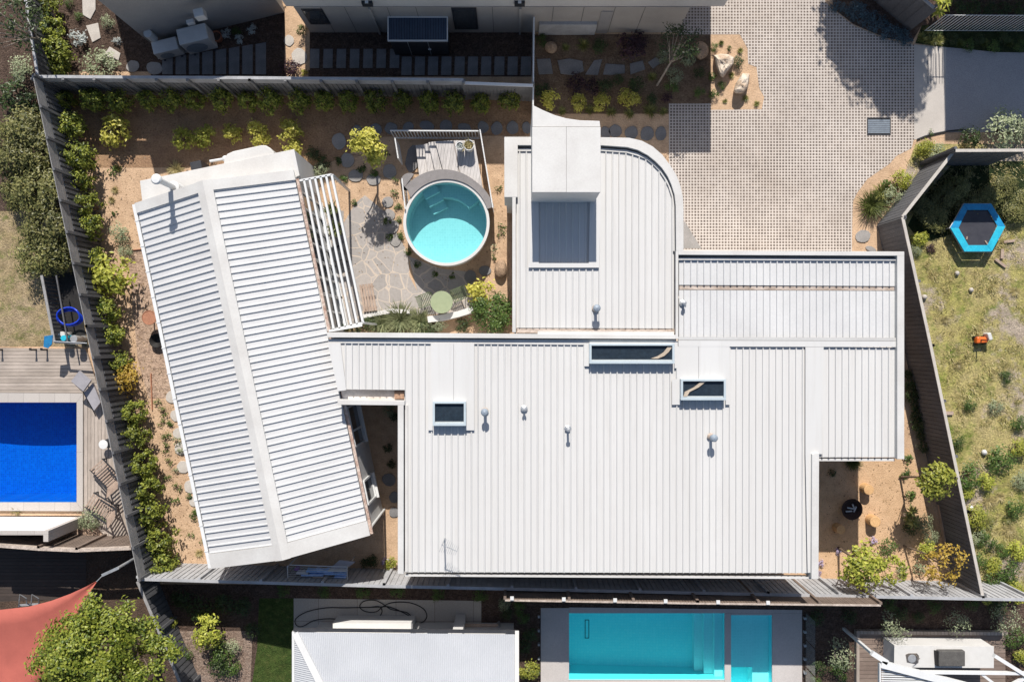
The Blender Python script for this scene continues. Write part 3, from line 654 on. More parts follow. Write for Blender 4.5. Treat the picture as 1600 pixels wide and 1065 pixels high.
fl([(830, 298), (842, 298), (842, 411), (828, 411)]); fl([(922, 298), (940, 298), (936, 411), (920, 411)]); fl([(826, 411), (936, 411), (936, 418), (826, 418)], ZF + .002); fl([(842, 298), (922, 298), (922, 308), (842, 308)], ZF + .003)
ub = MB(); ub.add([P(1060, 526, 3.90), P(1401, 527.5, 3.90), P(1401, 532.5, ZF), P(1060, 531, ZF)], [(0, 1, 2, 3)]); ub.build('turned_flashing', M['cap'], house)
for pts in ([(808, 513), (1053, 514), (1053, 521), (808, 520)], [(1061, 446), (1401, 447.5), (1401, 454), (1061, 452.5)]): b = MB(); strip(b, pts, 3.7, 3.55, 3.77); b.build('dirty_gutter', M['gutterdirt'], house)
for pts, h_, za, zb in (([(840, 517), (1053, 518), (1053, 523), (840, 522)], 3.85, 3.55, 3.86), ([(632, 897), (1268, 901), (1268, 904), (632, 900)], 3.75, 3.5, 3.74), ([(1279, 716), (1398, 716), (1398, 720), (1279, 720)], 3.75, 3.5, 3.74)):
    b = MB(); strip(b, pts, h_, za, zb); b.build('gutter', M['cap'], house)
rust_m = mat('rust_brown', (.20, .10, .06), (.42, .27, .18), 3, 14, .3, .9)
for pts in ([(807, 513), (824, 513), (828, 522), (807, 522)], [(616, 611), (631, 611), (631, 623), (616, 623)]): b = MB(); strip(b, pts, 3.7, 3.56, 3.66); b.build('rainwater_head', rust_m, house)

# tower
front = [(832, 164), (848, 172), (867, 180), (885, 185), (906, 188), (937, 189)]
tw = MB(); tw.prism(PL(front + [(938, 300), (832, 300)], 5.76), 0, 5.68); twr = tw.build('tower', M['wall'], house)
t2 = MB(); t2.prism(PL([(831.5, 198.5), (884.8, 198.5), (884.8, 300.5), (831.5, 300.5)], 5.76), 5.68, 5.76); t2.prism(PL([(885.1, 198.5), (938.5, 198.5), (938.5, 300.5), (885.1, 300.5)], 5.76), 5.68, 5.759)
t2.prism(PL([(832, 164)] + front[1:] + [(938, 198), (832, 198)], 5.74), 5.68, 5.735); t2.build('roof_capping', M['cap'], twr, bevel=.01)
def skylight(x0, y0, x1, y1, arc=None):
    f = MB(); h = 4.12; a, b = P(x0, y1, h), P(x1, y0, h); t = .075
    for p, q in (((a.x, a.y), (b.x, a.y + t * 1.25)), ((a.x, b.y - t), (b.x, b.y)), ((a.x, a.y + t * 1.25), (a.x + t, b.y - t)), ((b.x - t, a.y + t * 1.25), (b.x, b.y - t))):
        f.prism([(p[0], p[1]), (q[0], p[1]), (q[0], q[1]), (p[0], q[1])], 3.6, h)
    o = f.build('skylight', M['framegrey'], house, bevel=.006)
    MB().flat([(a.x + .05, a.y + .05), (b.x - .05, a.y + .05), (b.x - .05, b.y - .05), (a.x + .05, b.y - .05)], 4.015).build('room_shade_sheet', M['darkroom'], o)  # near-black sheet stands in for the unlit room below
    if arc:
        c = MB(); n = len(arc)
        for i in range(n - 1):
            (ax, ay, aw), (bx, by, bw) = arc[i], arc[i + 1]
            A, B = P(ax, ay, 4.06), P(bx, by, 4.06); c.prism([(A.x, A.y), (B.x, B.y), (B.x + bw, B.y), (A.x + aw, A.y)], 4.02, 4.06)
        c.build('curved_beam', M['curvedtimber'], o)
    lt = MB(); lt.flat([(a.x + .06, a.y + t * 1.25), (b.x - .06, a.y + t * 1.25), (b.x - .06, a.y + t * 1.25 + .05), (a.x + .06, a.y + t * 1.25 + .05)], 4.04); lt.build('sill', M['wall'], o)
    MB().flat([(a.x + .03, a.y + .03), (b.x - .03, a.y + .03), (b.x - .03, b.y - .03), (a.x + .03, b.y - .03)], 4.09).build('glass_pane', M['glass'], o)
skylight(676, 627, 728, 665); skylight(921, 536.5, 1054, 568, [(1017, 560, .24), (1028, 556, .22), (1037, 550, .17), (1044, 541, .16)])
skylight(1064, 592, 1134.5, 625, [(1068, 619, .12), (1070, 612, .17), (1084, 605, .17), (1097, 595, .16)])
for px, py in ((933, 481), (757, 644), (1116.5, 684.5)):
    q = P(px, py, 4.38); v = MB(); v.lathe((q.x, q.y, 0), [(.055, 3.8), (.055, 4.22), (.075, 4.24), (.13, 4.26), (.13, 4.34), (.095, 4.38), (0, 4.40)], 20)
    o = v.build('vent_cowl', M['ventgrey'], house, smooth=False); MB().lathe((q.x, q.y, 0), [(.13, 3.86), (.09, 3.9), (.056, 3.93)], 12).build('collar', M['gutterdirt'], o)
for px, py, hh in ((819, 639, .3), (888.5, 671, .5), (1069.5, 473, .3)):
    q = P(px, py, 3.8 + hh); v = MB(); v.tube([(q.x, q.y, 3.8), (q.x, q.y, 3.8 + hh)], .04, 10); v.lathe((q.x, q.y, 3.8 + hh), [(.07, -.03), (.075, .02), (0, .04)], 12); v.lathe((q.x, q.y, 0), [(.13, 3.86), (.04, 3.9)], 8)
    v.build('vent_pipe', M['galv'], house)
ab = P(694.7, 840.5, 3.85); an = MB(); an.tube([(ab.x, ab.y, 3.8), (ab.x, ab.y, 4.8)], .022, 8); b0 = Vector((ab.x - .05, ab.y + .02, 4.76)); b1 = b0 + Vector((.56, -.24, 0)); an.tube([b0, b1], .014, 6)
ant = an.build('antenna', M['galv'], house)
ae = MB(); pd = Vector((.24, .56, 0)).normalized()
for i in range(9): c = b0.lerp(b1, .08 + .11 * i); ae.tube([c - pd * (.26 - .012 * i), c + pd * (.26 - .012 * i)], .006, 4)
ae.build('antenna_rod', M['galv'], ant)

# ------------------------------------------------------------------ gabled left pavilion
EH = 3.3
pav = root('pavilion', 'long white gabled pavilion turned at an angle with ribbed roof', 'house', P(400, 580))
TL, TR, BL, BR = P(212, 319, EH), P(459.5, 267, EH), P(327, 887, EH), P(579, 832, EH)
for v in (TL, TR, BL, BR): v.z = 0
eu = (TR - TL).normalized(); ev = Vector((eu.y, -eu.x, 0)); Wd = (TR - TL).length; Ln = (BL - TL).dot(ev)
def PV(u, v, z=0): q = TL + eu * u + ev * v; return Vector((q.x, q.y, z))
zp = lambda u: EH + 1.05 * (1 - abs(u - Wd / 2) / (Wd / 2))
wl = MB(); i0 = .05
wl.add([PV(i0, .1, 0), PV(Wd - i0, .1, 0), PV(Wd - i0, Ln - .1, 0), PV(i0, Ln - .1, 0), PV(i0, .1, EH - .08), PV(Wd - i0, .1, EH - .08), PV(Wd - i0, Ln - .1, EH - .08), PV(i0, Ln - .1, EH - .08), PV(Wd / 2, .1, EH + .95), PV(Wd / 2, Ln - .1, EH + .95)],
       [(3, 2, 1, 0), (0, 1, 5, 8, 4), (2, 3, 7, 9, 6), (1, 2, 6, 5), (3, 0, 4, 7), (4, 8, 9, 7), (8, 5, 6, 9)])
wl.build('wall', M['wall'], pav)
rs = MB(); PP, PRW, PRT, PRH = .2437, .066, .034, .047
for u0, u1 in ((.03, Wd / 2 - .2), (Wd / 2 + .2, Wd - .03)):
    b = ribsheet([PV(u0, .25), PV(u1, .25), PV(u1, Ln - .3), PV(u0, Ln - .3)], lambda u, v: zp(v), ev, eu, Vector((TL.x, TL.y, 0)), PP, PRW, PRT, PRH, .1)
    rs.add(b.v, b.f)
rs.build('ribbed_roof', M['roof2'], pav)
rc = MB()
def slopequad(mb, u0, u1, v0, v1, dz, th=.02):
    vs = [PV(u, v, zp(u) + z) for z in (dz - th, dz) for u, v in ((u0, v0), (u1, v0), (u1, v1), (u0, v1))]
    mb.add(vs, [(0, 1, 2, 3), (7, 6, 5, 4), (4, 5, 1, 0), (5, 6, 2, 1), (6, 7, 3, 2), (7, 4, 0, 3)])
for u0, u1 in ((0, Wd / 2), (Wd / 2, Wd)):
    slopequad(rc, u0, u1, -.02, .34, .085, .1); slopequad(rc, u0, u1, Ln - .5, Ln + .02, .085, .1)
slopequad(rc, Wd / 2 - .27, Wd / 2, -.03, Ln + .03, .095, .03); slopequad(rc, Wd / 2, Wd / 2 + .27, -.03, Ln + .03, .095, .03)
rc.build('ridge_and_barge_capping', M['cap'], pav)
gt = MB(); gt.bar(PV(-.06, .0, EH - .02), PV(-.06, Ln, EH - .02), .12, .1); gt.build('gutter', M['frame'], pav)
gt = MB(); gt.bar(PV(Wd + .05, .3, EH - .04), PV(Wd + .05, Ln, EH - .04), .10, .07); gt.build('rusty_gutter', mat('gutter_brown', (.33, .20, .15), (.55, .45, .38), 4, 16, .3, .8), pav)
for i in range(14): bk = MB(); bk.bar(PV(-.14, .6 + i * .93, EH - .02), PV(.0, .6 + i * .93, EH - .02), .03, .13); bk.build('gutter_bracket', M['frame'], pav)
# flat roofed end with rounded hood
fe = MB(); fpx = [(219, 283), (459, 233.5), (467.5, 282), (440, 290), (224, 330)]; fe.prism(PL(fpx, 3.05), 0, 2.95); fe.build('porch_wall', M['wall'], pav)
fe = MB(); fe.prism(PL([(218.5, 282.5), (459.5, 233), (468, 274), (440, 290), (224, 332)], 3.05), 2.95, 3.05); fe.build('porch_roof', M['cap'], pav, bevel=.01)
fe = MB(); fe.prism(PL([(454.5, 238.5), (459.5, 233), (468, 274), (463, 276)], 3.12), 3.05, 3.12); fe.build('porch_upstand', M['cap'], pav)
hd = MB(); hd.prism(PL([(349, 256), (350, 246), (355, 240), (364, 236), (408, 226.6), (415, 227), (422, 231), (428, 238), (420, 262), (352, 274)], 2.92), 0.0, 2.9); hd.build('rounded_hood', M['cap'], pav, bevel=.03)
fl_ = MB(); q = P(273, 293, 3.6); fl_.lathe((q.x, q.y, 0), [(.2, 3.2), (.2, 3.72), (.1, 3.76), (.1, 5.0), (.17, 5.0), (.18, 5.08), (.14, 5.13), (0, 5.14)], 22)
flo = fl_.build('flue', M['frame'], pav, smooth=False)
flc = MB(); flc.lathe((q.x, q.y, 0), [(.11, 4.86), (.115, 4.9), (.115, 4.97), (.11, 4.99)], 20); flc.build('flue_band', M['dark'], flo)
def wall_window(v0, v1, z0, z1, tr=()):
    u = Wd - i0; f = MB(); d = .035
    f.bar(PV(u + d, v0, z0), PV(u + d, v1, z0), .09, .09); f.bar(PV(u + d, v0, z1), PV(u + d, v1, z1), .09, .09)
    for v in (v0, v1) + tuple(tr): f.bar(PV(u + d, v, z0 + .046), PV(u + d, v, z1 - .046), .07, .07, up=ev)
    o = f.build('window', M['frame'], pav); g = MB(); a, b = PV(u + .015, v0, z0), PV(u + .015, v1, z1)
    g.add([(a.x, a.y, z0), (b.x, b.y, z0), (b.x, b.y, z1), (a.x, a.y, z1)], [(0, 1, 2, 3)]); g.build('window_pane', M['windowpane'], o)
    s = MB(); s.bar(PV(u + .09, v0 - .06, z0 - .05), PV(u + .09, v1 + .06, z0 - .05), .16, .04); s.build('window_sill', M['frame'], o)
wall_window(.655 * Ln, .765 * Ln, .9, 2.75, (.722 * Ln,)); wall_window(.865 * Ln, .93 * Ln, 1.0, 2.6)
for a, b in ((.05, .145), (.148, .24), (.243, .335), (.338, .43)): wall_window(a * Ln, b * Ln, .08, 3.0, ((a + b) / 2 * Ln,))
dp = MB(); dp.tube([PV(Wd + .04, Ln - .16, EH - .1), PV(Wd + .02, Ln - .2, 2.9), PV(Wd + .02, Ln - .2, 0)], .045, 8); dp.build('downpipe', M['frame'], pav)
mbx = MB(); q = P(306, 258, 1.2); mbx.box((q.x, q.y + .0, .75), (.42, .3, .9), .2); mbx.build('meter_box', M['dark'], pav)
sa = MB(); a = P(328, 252, 2.3); b = P(352, 248, 2.3); sa.tube([a, b], .05, 8); sa.ball(b, (.12, .12, .1)); sa.build('wall_spout', M['frame'], pav)

# ------------------------------------------------------------------ pergola of white bars
pg = root('pergola', 'white metal pergola of long slats beside the gabled pavilion', 'pergola', P(545, 400))
A, B, Cc, D = P(467, 283, 3.1), P(518.5, 273, 3.1), P(567.5, 504, 3.1), P(513, 517, 3.1)
for p_, q_ in ((A, B), (D, Cc)): f = MB(); f.bar(p_, q_, .07, .14); f.build('end_beam', M['frame'], pg)
for i in range(7):
    f = MB(); t = i / 6; f.bar(A.lerp(B, t) + Vector((0, 0, .01)), D.lerp(Cc, t) + Vector((0, 0, .01)), .075, .12); f.build('slat', M['frame'], pg)
for q in (B, Cc):
    f = MB(); f.bar((q.x, q.y, 0), (q.x, q.y, 3.02), .08, .08); f.build('post', M['frame'], pg)
f = MB(); f.bar(P(514, 517, 3.3), P(566, 508, 3.3), .07, .1); f.build('end_rail', M['frame'], pg)

# ------------------------------------------------------------------ fences
def fence(name, label, tops, h, m, side=1, pitch=.2, bw=.1, lap=.025, top_h=0.0, topm='fencetop', postm=None, post_step=2.4, cap=True, capm='fencelight', z0=0.0, pale_top=None, cat='fence', posts_in=False, lean_posts=.1, gap_only=False):
    """tops: picture points of the fence's top line at height h; palings face the side (+1 left of the run, -1 right of it)."""
    W = [Vector((v.x, v.y, 0)) for v in PL(tops, h)]
    o = root(name, label, cat, (W[0] + W[-1]) / 2); hl = h - top_h
    pal, rail, top, cp = MB(), MB(), MB(), MB(); postm = postm or m
    for a, b in zip(W[:-1], W[1:]):
        d = (b - a); ln = d.length; d.normalize(); nn = Vector((-d.y, d.x, 0)) * side; ang = math.atan2(d.y, d.x)
        k = int(ln / pitch)
        for i in range(k):
            c = a + d * (i + .5) * ln / k; hh = (hl - .03 if pale_top is None else hl - .03 + R.uniform(-pale_top, 0))
            q = c + nn * (.03 + R.uniform(-.003, .003)); pal.box((q.x, q.y, (z0 + hh) / 2), (bw, lap, hh - z0), ang)
            if not gap_only:
                q = c + d * pitch * .5 + nn * .008; pal.box((q.x, q.y, (z0 + hh) / 2 - .004), (pitch * .96, .016, hh - z0), ang)
        for z in (z0 + .35, hl * .55, hl - .16):
            rail.bar(a - nn * .03 + Vector((0, 0, z)), b - nn * .03 + Vector((0, 0, z)), .045, .09)
        if top_h:
            n2 = max(1, int(ln / .15 / 8))
            for i in range(3):
                z = hl + .02 + (i + .5) * (top_h - .03) / 3
                top.bar(a + nn * .05 + Vector((0, 0, z)), b + nn * .05 + Vector((0, 0, z)), .022, (top_h - .03) / 3 - .012)
        if cap: cp.bar(a + nn * .02 + Vector((0, 0, h)), b + nn * .02 + Vector((0, 0, h)), .06 if h > 2.8 else .11, .035)
        kp = max(1, round(ln / post_step))
        for i in range(kp + 1):
            c = a + d * ln * i / kp + nn * ((lean_posts if posts_in else -.08)); pb = MB(); pb.box((c.x, c.y, (h + .02) / 2 + z0 / 2), (.1, .09, h + .02 - z0), ang); pb.build('post', M[postm], o)
    pal.build('paling_panel', M[m], o); rail.build('rail', M[m], o)
    if top_h: top.build('top_screen', M[topm], o)
    if cap: cp.build('capping', M[capm], o)
    return o
fence('paling_fence', 'tall dark charcoal paling fence behind the hedge on the left boundary', [(49, 118), (131, 510), (214, 906)], 2.45, 'fence', 1, .205, .115, .075, .62, posts_in=True, post_step=1.22, cap=False)
fence('paling_fence', 'long weathered paling fence along the top hedge, under the neighbouring houses', [(50, 119), (390, 121), (724, 124)], 2.1, 'fencegrey', -1, .17, .13, .02, .5, topm='fencelight', posts_in=True, post_step=1.25, cap=True)
fence('paling_fence', 'short low fence with pale capping between the top paling fence and the white slatted screen', [(725, 129), (833, 133)], 1.95, 'fencegrey', -1, .13, .1, .02, 0, cap=True, capm='frame')
fence('boundary_fence', 'dark grey boarded fence with light capping bending around the dry lawn on the right', [(1492, 236), (1411, 339), (1455, 540), (1509, 800), (1536, 930)], 2.05, 'fence', -1, .16, .148, .012, 0, cap=True, capm='slabpale', post_step=2.4)
fence('boundary_fence', 'dark fence with pale capping running across above the trampoline', [(1606, 234), (1493, 234.5)], 2.5, 'fence', 1, .16, .148, .012, 0, cap=True, capm='slabpale', post_step=2.4)
fence('boundary_fence', 'pale grey paling fence along the lower boundary below the main house', [(215, 905), (600, 916), (1200, 929), (1536, 936), (1610, 937)], 2.15, 'fencelight', 1, .20, .168, .03, 0, cap=True, posts_in=True, post_step=2.45)
fence('retaining_fence', 'low brown timber screen with white post caps above the rectangular pool', [(789, 938), (1090, 943), (1376, 946)], 3.0, 'fencebrown', 1, .1, .085, .02, 0, topm='fencebrown', cap=True, capm='brush', posts_in=True, post_step=2.0)
rf_ = bpy.data.objects['retaining_fence']
for x, y in ((800, 934), (881, 935.5), (961, 937), (1040, 938.5), (1122, 940), (1200, 941)): b = MB(); q = P(x, y, 3.05); b.box((q.x, q.y, 3.05), (.13, .13, .05)); b.build('post_cap', M['frame'], rf_)
fence('brush_fence', 'pale brushwood topped fence across the left neighbour beside the dark paving', [(-40, 850), (60, 858), (120, 860.5), (205, 857)], 2.2, 'fencebrown', 1, .11, .09, .03, .28, topm='brush', cap=True, capm='brush', posts_in=True, post_step=2.6, pale_top=.05)
fence('rear_fence', 'dark paling fence with round rails running down beside the leafy tree', [(214, 908), (247, 985), (286, 1080)], 1.4, 'fence', 1, .2, .16, .02, 0, cap=True, capm='fencetop', posts_in=True, post_step=1.9)
fence('side_fence', 'grey paling fence at the top left corner beside the neighbour bushes', [(36, -20), (58, 117)], 1.85, 'fence', 1, .2, .12, .03, 0, cap=True, post_step=2.2)
fence('driveway_fence', 'dark boarded fence end standing beside the upper right driveway curve', [(1375, -60), (1460, 12)], 2.0, 'fence', -1, .3, .285, .012, 0, cap=True, capm='fencetop', post_step=2.4)
def slat_fence(name, label, a, b, h, n, m, rw=.05, wdt=.03, ht=.03):
    W0, W1 = P(*a, h), P(*b, h); o = root(name, label, 'fence', ((W0.x + W1.x) / 2, (W0.y + W1.y) / 2, 0)); sl, rl = MB(), MB()
    A0, B0 = Vector((W0.x, W0.y, 0)), Vector((W1.x, W1.y, 0)); ang = math.atan2((B0 - A0).y, (B0 - A0).x)
    for i in range(n + 1):
        c = A0.lerp(B0, i / n); sl.box((c.x, c.y, h / 2 + .05), (wdt, ht, h - .1), ang)
    for z in (.12, h - .03): rl.bar(A0 + Vector((0, 0, z)), B0 + Vector((0, 0, z)), rw * .9, rw)
    sl.build('slat', m, o); rl.build('rail', m, o); return o
slat_fence('pool_fence', 'white slatted fence at the top of the plunge pool deck', (610, 204), (747, 204.5), 1.25, 27, M['frame'], wdt=.035)
slat_fence('pool_fence', 'white slatted fence along the right side of the round pool', (750, 203), (770, 324), 1.3, 30, M['frame'])
slat_fence('pool_gate', 'narrow white slatted gate left of the deck steps', (617, 216), (622, 247), 1.25, 7, M['frame'])
slat_fence('pool_fence', 'short white fence panel beside the bench end of the round pool', (628, 279), (633, 326), 1.25, 10, M['frame'])
slat_fence('slatted_screen', 'tall white slatted screen running from the tower to the upper neighbour', (834.5, 28), (833, 166), 1.8, 34, M['frame'], wdt=.06, ht=.05)
slat_fence('slatted_fence', 'white slatted fence behind the dark verge by the road', (1478, 23.5), (1640, 24), 1.65, 27, M['frame'], wdt=.026, ht=.02, rw=.02)

# ------------------------------------------------------------------ round plunge pool, deck, seat
pc = P(697.5, 347.5, 1.12); cx, cy = pc.x, pc.y; PR = 67.5 * m_at(1.12); RI = PR - .11
pool = root('plunge_pool', 'round raised plunge pool with white rim and turquoise water', 'pool', (cx, cy, 0))
b = MB(); b.lathe((cx, cy, 0), [(PR - .06, 0), (PR - .02, .5), (PR, 1.12), (RI, 1.12), (RI, .9)], 72); b.build('rim', M['wall'], pool, smooth=False)
b = MB(); b.lathe((cx, cy, 0), [(RI, .9), (RI, .08), (RI - .08, .035), (0, .03)], 72); b.build('basin', M['tile_turq'], pool)
b = MB(); b.lathe((cx, cy, 0), [(RI - .002, .55), (RI - .5, .55), (RI - .5, .01)], 40, math.radians(38), math.radians(112))
a0, a1 = math.radians(38), math.radians(112)
for a in (a0, a1):
    b.add([(cx + r * math.cos(a), cy + r * math.sin(a), z) for r, z in ((RI, .02), (RI - .5, .02), (RI - .5, .55), (RI, .55))], [(0, 1, 2, 3)])
b.build('seat_ledge', M['tile_turq'], pool)
b = MB()
for i, (zz, dd) in enumerate(((.78, .3), (.52, .58), (.26, .86))):
    c = Vector((cx + (RI - dd * .55) * math.cos(2.05 + .0), cy + (RI - dd * .55) * math.sin(2.05), 0)); b.box((c.x, c.y, zz / 2 + .01), (.62, dd * 1.0, zz), 2.05 - math.pi / 2)
b.build('step', M['tile_turq'], pool)
b = MB(); b.lathe((cx, cy, 0), [(RI - .004, 1.0), (0, 1.0)], 72); b.build('water_surface', M['water_turq'], pool)
# grey curved seat wrapped round the upper rim
seat = root('pool_bench', 'grey stone curved seat wrapped around the upper rim of the round pool', 'bench', P(640, 282))
ang0, ang1 = math.radians(18), math.radians(140); pts = []
for i in range(41):
    a = ang0 + (ang1 - ang0) * i / 40; t = i / 40; rr = PR + .27 + .16 * math.sin(max(0, t - .3) / .7 * math.pi * .5)
    pts.append((cx + rr * math.cos(a), cy + rr * math.sin(a)))
q = P(640, 284, 1.15); bl = [(q.x + .34 * math.cos(a), q.y + .34 * math.sin(a)) for a in [math.radians(x) for x in range(60, 270, 18)]]
inn = [(cx + (PR - .005 - .09 * (0 if 0 < i < 40 else 0)) * math.cos(a), cy + (PR - .005) * math.sin(a)) for i, a in enumerate([ang1 + .1 - (ang1 + .1 - ang0) * i / 40 for i in range(41)])]
b = MB(); b.prism(pts + bl + inn, 1.10, 1.17); b.build('seat_slab', M['coping_dark'], seat, bevel=.01)
b = MB(); b.prism([(cx + (PR + .2) * math.cos(a), cy + (PR + .2) * math.sin(a)) for a in [ang0 + .1 + (ang1 - ang0 - .1) * i / 30 for i in range(31)]] + [(q.x + .15 * math.cos(a), q.y + .15 * math.sin(a)) for a in (1.6, 3.2, 4.6)] + [(cx + (PR + .03) * math.cos(a), cy + (PR + .03) * math.sin(a)) for a in [ang1 - (ang1 - ang0 - .1) * i / 30 for i in range(31)]], 0, 1.10); b.build('seat_base', M['wall'], seat)
deck = root('pool_deck', 'stepped pale timber deck rising to the round plunge pool', 'deck', P(700, 260))
def arc_px(a_from, a_to, n=8): return [(cx + (PR + .22) * math.cos(math.radians(a_from + (a_to - a_from) * i / n)), cy + (PR + .22) * math.sin(math.radians(a_from + (a_to - a_from) * i / n))) for i in range(n + 1)]
def dk(pts, zt, h=None):
    b = MB(); b.prism([(v.x, v.y) for v in PL(pts, zt)], zt - .045, zt); b.build('step_platform', M['deckpale'], deck)
    b = MB(); b.prism([(v.x + .0, v.y) for v in PL([(x + (1 if x < 690 else -1), y + .6) for x, y in pts], zt)], 0, zt - .05); b.build('riser', M['deckgreyv'], deck)
dk([(649.5, 227), (662.5, 226), (671, 273), (655, 275)], .45); dk([(662.5, 225.5), (669.5, 224), (683, 272), (669, 273)], .62)
dk([(669.5, 222.5), (680, 221), (696, 272), (681, 273)], .77); dk([(680, 221), (709.5, 219.5), (721, 272), (694, 272)], .90)
dk([(709.5, 219.5), (741, 219.5), (756, 302), (738, 286), (720, 276)], 1.02)
for px, py, r, lb in ((718.5, 227.5, .15, 'small white round pot with a grey succulent on the pool deck'), (732.5, 226.5, .205, 'larger white round pot with a spiky brown plant on the pool deck')):
    q = P(px, py, 1.5); o = root('plant_pot', lb, 'plant pot', (q.x, q.y, 1.02), 'white pots on the pool deck')
    b = MB(); b.lathe((q.x, q.y, 1.02), [(0, 0), (r * .85, 0), (r, .48), (r * .86, .48), (r * .84, .40)], 24); b.build('pot', M['frame'], o)
    b = MB(); b.lathe((q.x, q.y, 1.02), [(r * .86, .41), (0, .42)], 20); b.build('soil', M['mulch'], o)
    b = MB(); b2 = MB(); blades(b2, 60, R, r * (1.3 if r > .18 else .9), .03, .6, 0); b.v = [(v[0] + q.x, v[1] + q.y, v[2] + 1.43) for v in b2.v]; b.f = b2.f
    b.build('foliage', L['straw' if r > .18 else 'silver'], o)
# outdoor setting
q = P(690, 472, .74); o = root('garden_table', 'round pale green garden table below the plunge pool', 'table', (q.x, q.y, 0))
b = MB(); b.lathe((q.x, q.y, 0), [(0, .715), (.43, .715), (.44, .73), (.43, .745), (0, .745)], 40); b.build('tabletop', M['sage'], o)
b = MB(); b.tube([(q.x, q.y, .04), (q.x, q.y, .715)], .035, 10); b.lathe((q.x, q.y, 0), [(.26, 0), (.26, .02), (.04, .05)], 20); b.build('pedestal', M['sage'], o)
def chair(label, px, py, rz):
    q = P(px, py, .45); o = root('garden_chair', label, 'chair', (0, 0, 0), 'green slatted chairs at the garden table')
    b = MB()
    for i in range(7): b.box((0, -.2 + i * .067, .44), (.46, .035, .018))
    b.build('seat', M['darksage'], o, local=True); b = MB()
    for i in range(6): b.bar((-.2, -.25 - .025 * i, .5 + i * .062), (.2, -.25 - .025 * i, .5 + i * .062), .016, .03)
    b.build('backrest', M['darksage'], o, local=True); b = MB()
    for sx in (-1, 1):
        b.bar((sx * .225, -.24, .43), (sx * .225, -.40, .86), .025, .025); b.bar((sx * .24, -.3, .64), (sx * .24, .18, .64), .03, .02)
    b.build('frame', M['darksage'], o, local=True)
    for sx in (-1, 1):
        for y in (-.24, .2): b = MB(); b.bar((sx * .225, y, 0), (sx * .225, y, .64 if y > 0 else .44), .022, .022); b.build('leg', M['darksage'], o, local=True)
    o.location = (q.x, q.y, 0); o.rotation_euler = (0, 0, rz)
chair('green slatted metal chair left of the round table', 668, 468, math.radians(-70))
chair('green slatted metal chair right of the round table', 714, 461, math.radians(112))
o = root('timber_bench', 'slatted timber bench beside the pergola', 'bench', P(574, 465)); b = MB()
for i in range(5): b.bar(P(563 + i * 4.3, 445 - i * .6, .42), P(570 + i * 4.3, 487 - i * .5, .42), .085, .03)
b.build('seat', M['bench'], o)
for t in (.12, .88): b = MB(); b.bar(P(562 + 7 * t, 445 + 42 * t, .37), P(583 + 7 * t, 442 + 43 * t, .37), .06, .07); b.build('rail', M['bench'], o)
for px, py in ((566, 449), (582, 447), (571, 483), (586, 481)): b = MB(); q = P(px, py); b.box((q.x, q.y, .17), (.06, .06, .34)); b.build('leg', M['bench'], o)
b = MB(); top_ = [(667, 494), (690, 491), (715, 486), (737, 479), (741, 488), (718, 495), (692, 501), (669, 504)]; b.prism(PL(top_, .45), 0, .45)
tag(b.build('curved_bench', M['wall'], None, bevel=.015), 'curved white rendered bench behind the green garden table', 'bench')
b = MB(); b.prism(PL([(566, 491), (612, 482), (640, 484), (640, 490), (612, 489), (568, 497)], .35), 0, .35)
tag(b.build('garden_kerb', M['wall'], None, bevel=.01), 'low white kerb wall between the paving and spiky plants', 'wall')

for lb, px, py, r in (('tall black pot with a leafy plant under the pergola, upper one', 517, 328, .24), ('tall black pot with a leafy plant under the pergola, lower one', 524, 358, .27)):
    q = P(px, py, .6); o = root('plant_pot', lb, 'plant pot', (q.x, q.y, 0), 'black pots under the pergola'); b = MB(); b.lathe((q.x, q.y, 0), [(0, 0), (r * .7, 0), (r, .55), (r * .86, .55), (r * .84, .46), (0, .47)], 20); b.build('pot', M['black'], o)
    b = MB(); b2 = MB(); blades(b2, 70, R, r * 1.6, .04, .6, .2); b.v = [(v[0] + q.x, v[1] + q.y, v[2] + .48) for v in b2.v]; b.f = b2.f; b.build('foliage', L['tuftdark'], o)
o = root('garden_chair', 'black cushioned chair under the pergola by the glass doors', 'chair', P(530, 395)); q = P(530, 395, .4); b = MB(); b.box((q.x, q.y, .36), (.6, .6, .16), .25); b.build('seat', M['dark'], o, bevel=.03); b = MB(); b.box((q.x + .28, q.y - .07, .62), (.1, .6, .5), .25); b.build('backrest', M['dark'], o, bevel=.03)
for sx in (-.25, .25):
    for sy in (-.25, .25): b = MB(); b.box((q.x + sx, q.y + sy, .14), (.04, .04, .28), .25); b.build('leg', M['black'], o)
# ------------------------------------------------------------------ stepping stones
def stones(lst, m, lab, group, z=.045):
    for i, t in enumerate(lst):
        px, py, rx, ry = t[:4]; stone(px, py, rx, ry, M[m], lab.format(ORD[i]), group, R.uniform(-.4, .4), z=z)
stones([(558, 205, 8, 9), (587, 203, 10, 10), (611, 201, 10, 9.5), (638, 199, 9, 8), (667, 197, 12, 8), (697, 197.5, 10, 9.5), (726, 200, 11, 7), (755, 199, 8.5, 10), (776, 201, 9, 11), (801, 200, 9.5, 11), (823, 200, 7, 10)], 'slabdark', 'dark stepping stone in the row above the plunge pool, {} from the left', 'stepping stones above the pool')
stones([(946, 208, 8, 10), (961, 205, 11, 10), (986, 208, 10, 11), (1011, 209, 11, 12), (1032, 209, 9, 11)], 'slabdark', 'dark stepping stone between the white tower and the driveway, {} from the tower', 'stepping stones beside the tower')
stones([(530, 221, 11, 13), (543, 251, 11, 12), (556, 275, 12, 10), (584, 281, 11, 9), (609, 268, 11, 12)], 'slabmid', 'dark round stepping stone around the bright yellow tree, {} along from the top', 'stepping stones around the yellow tree')
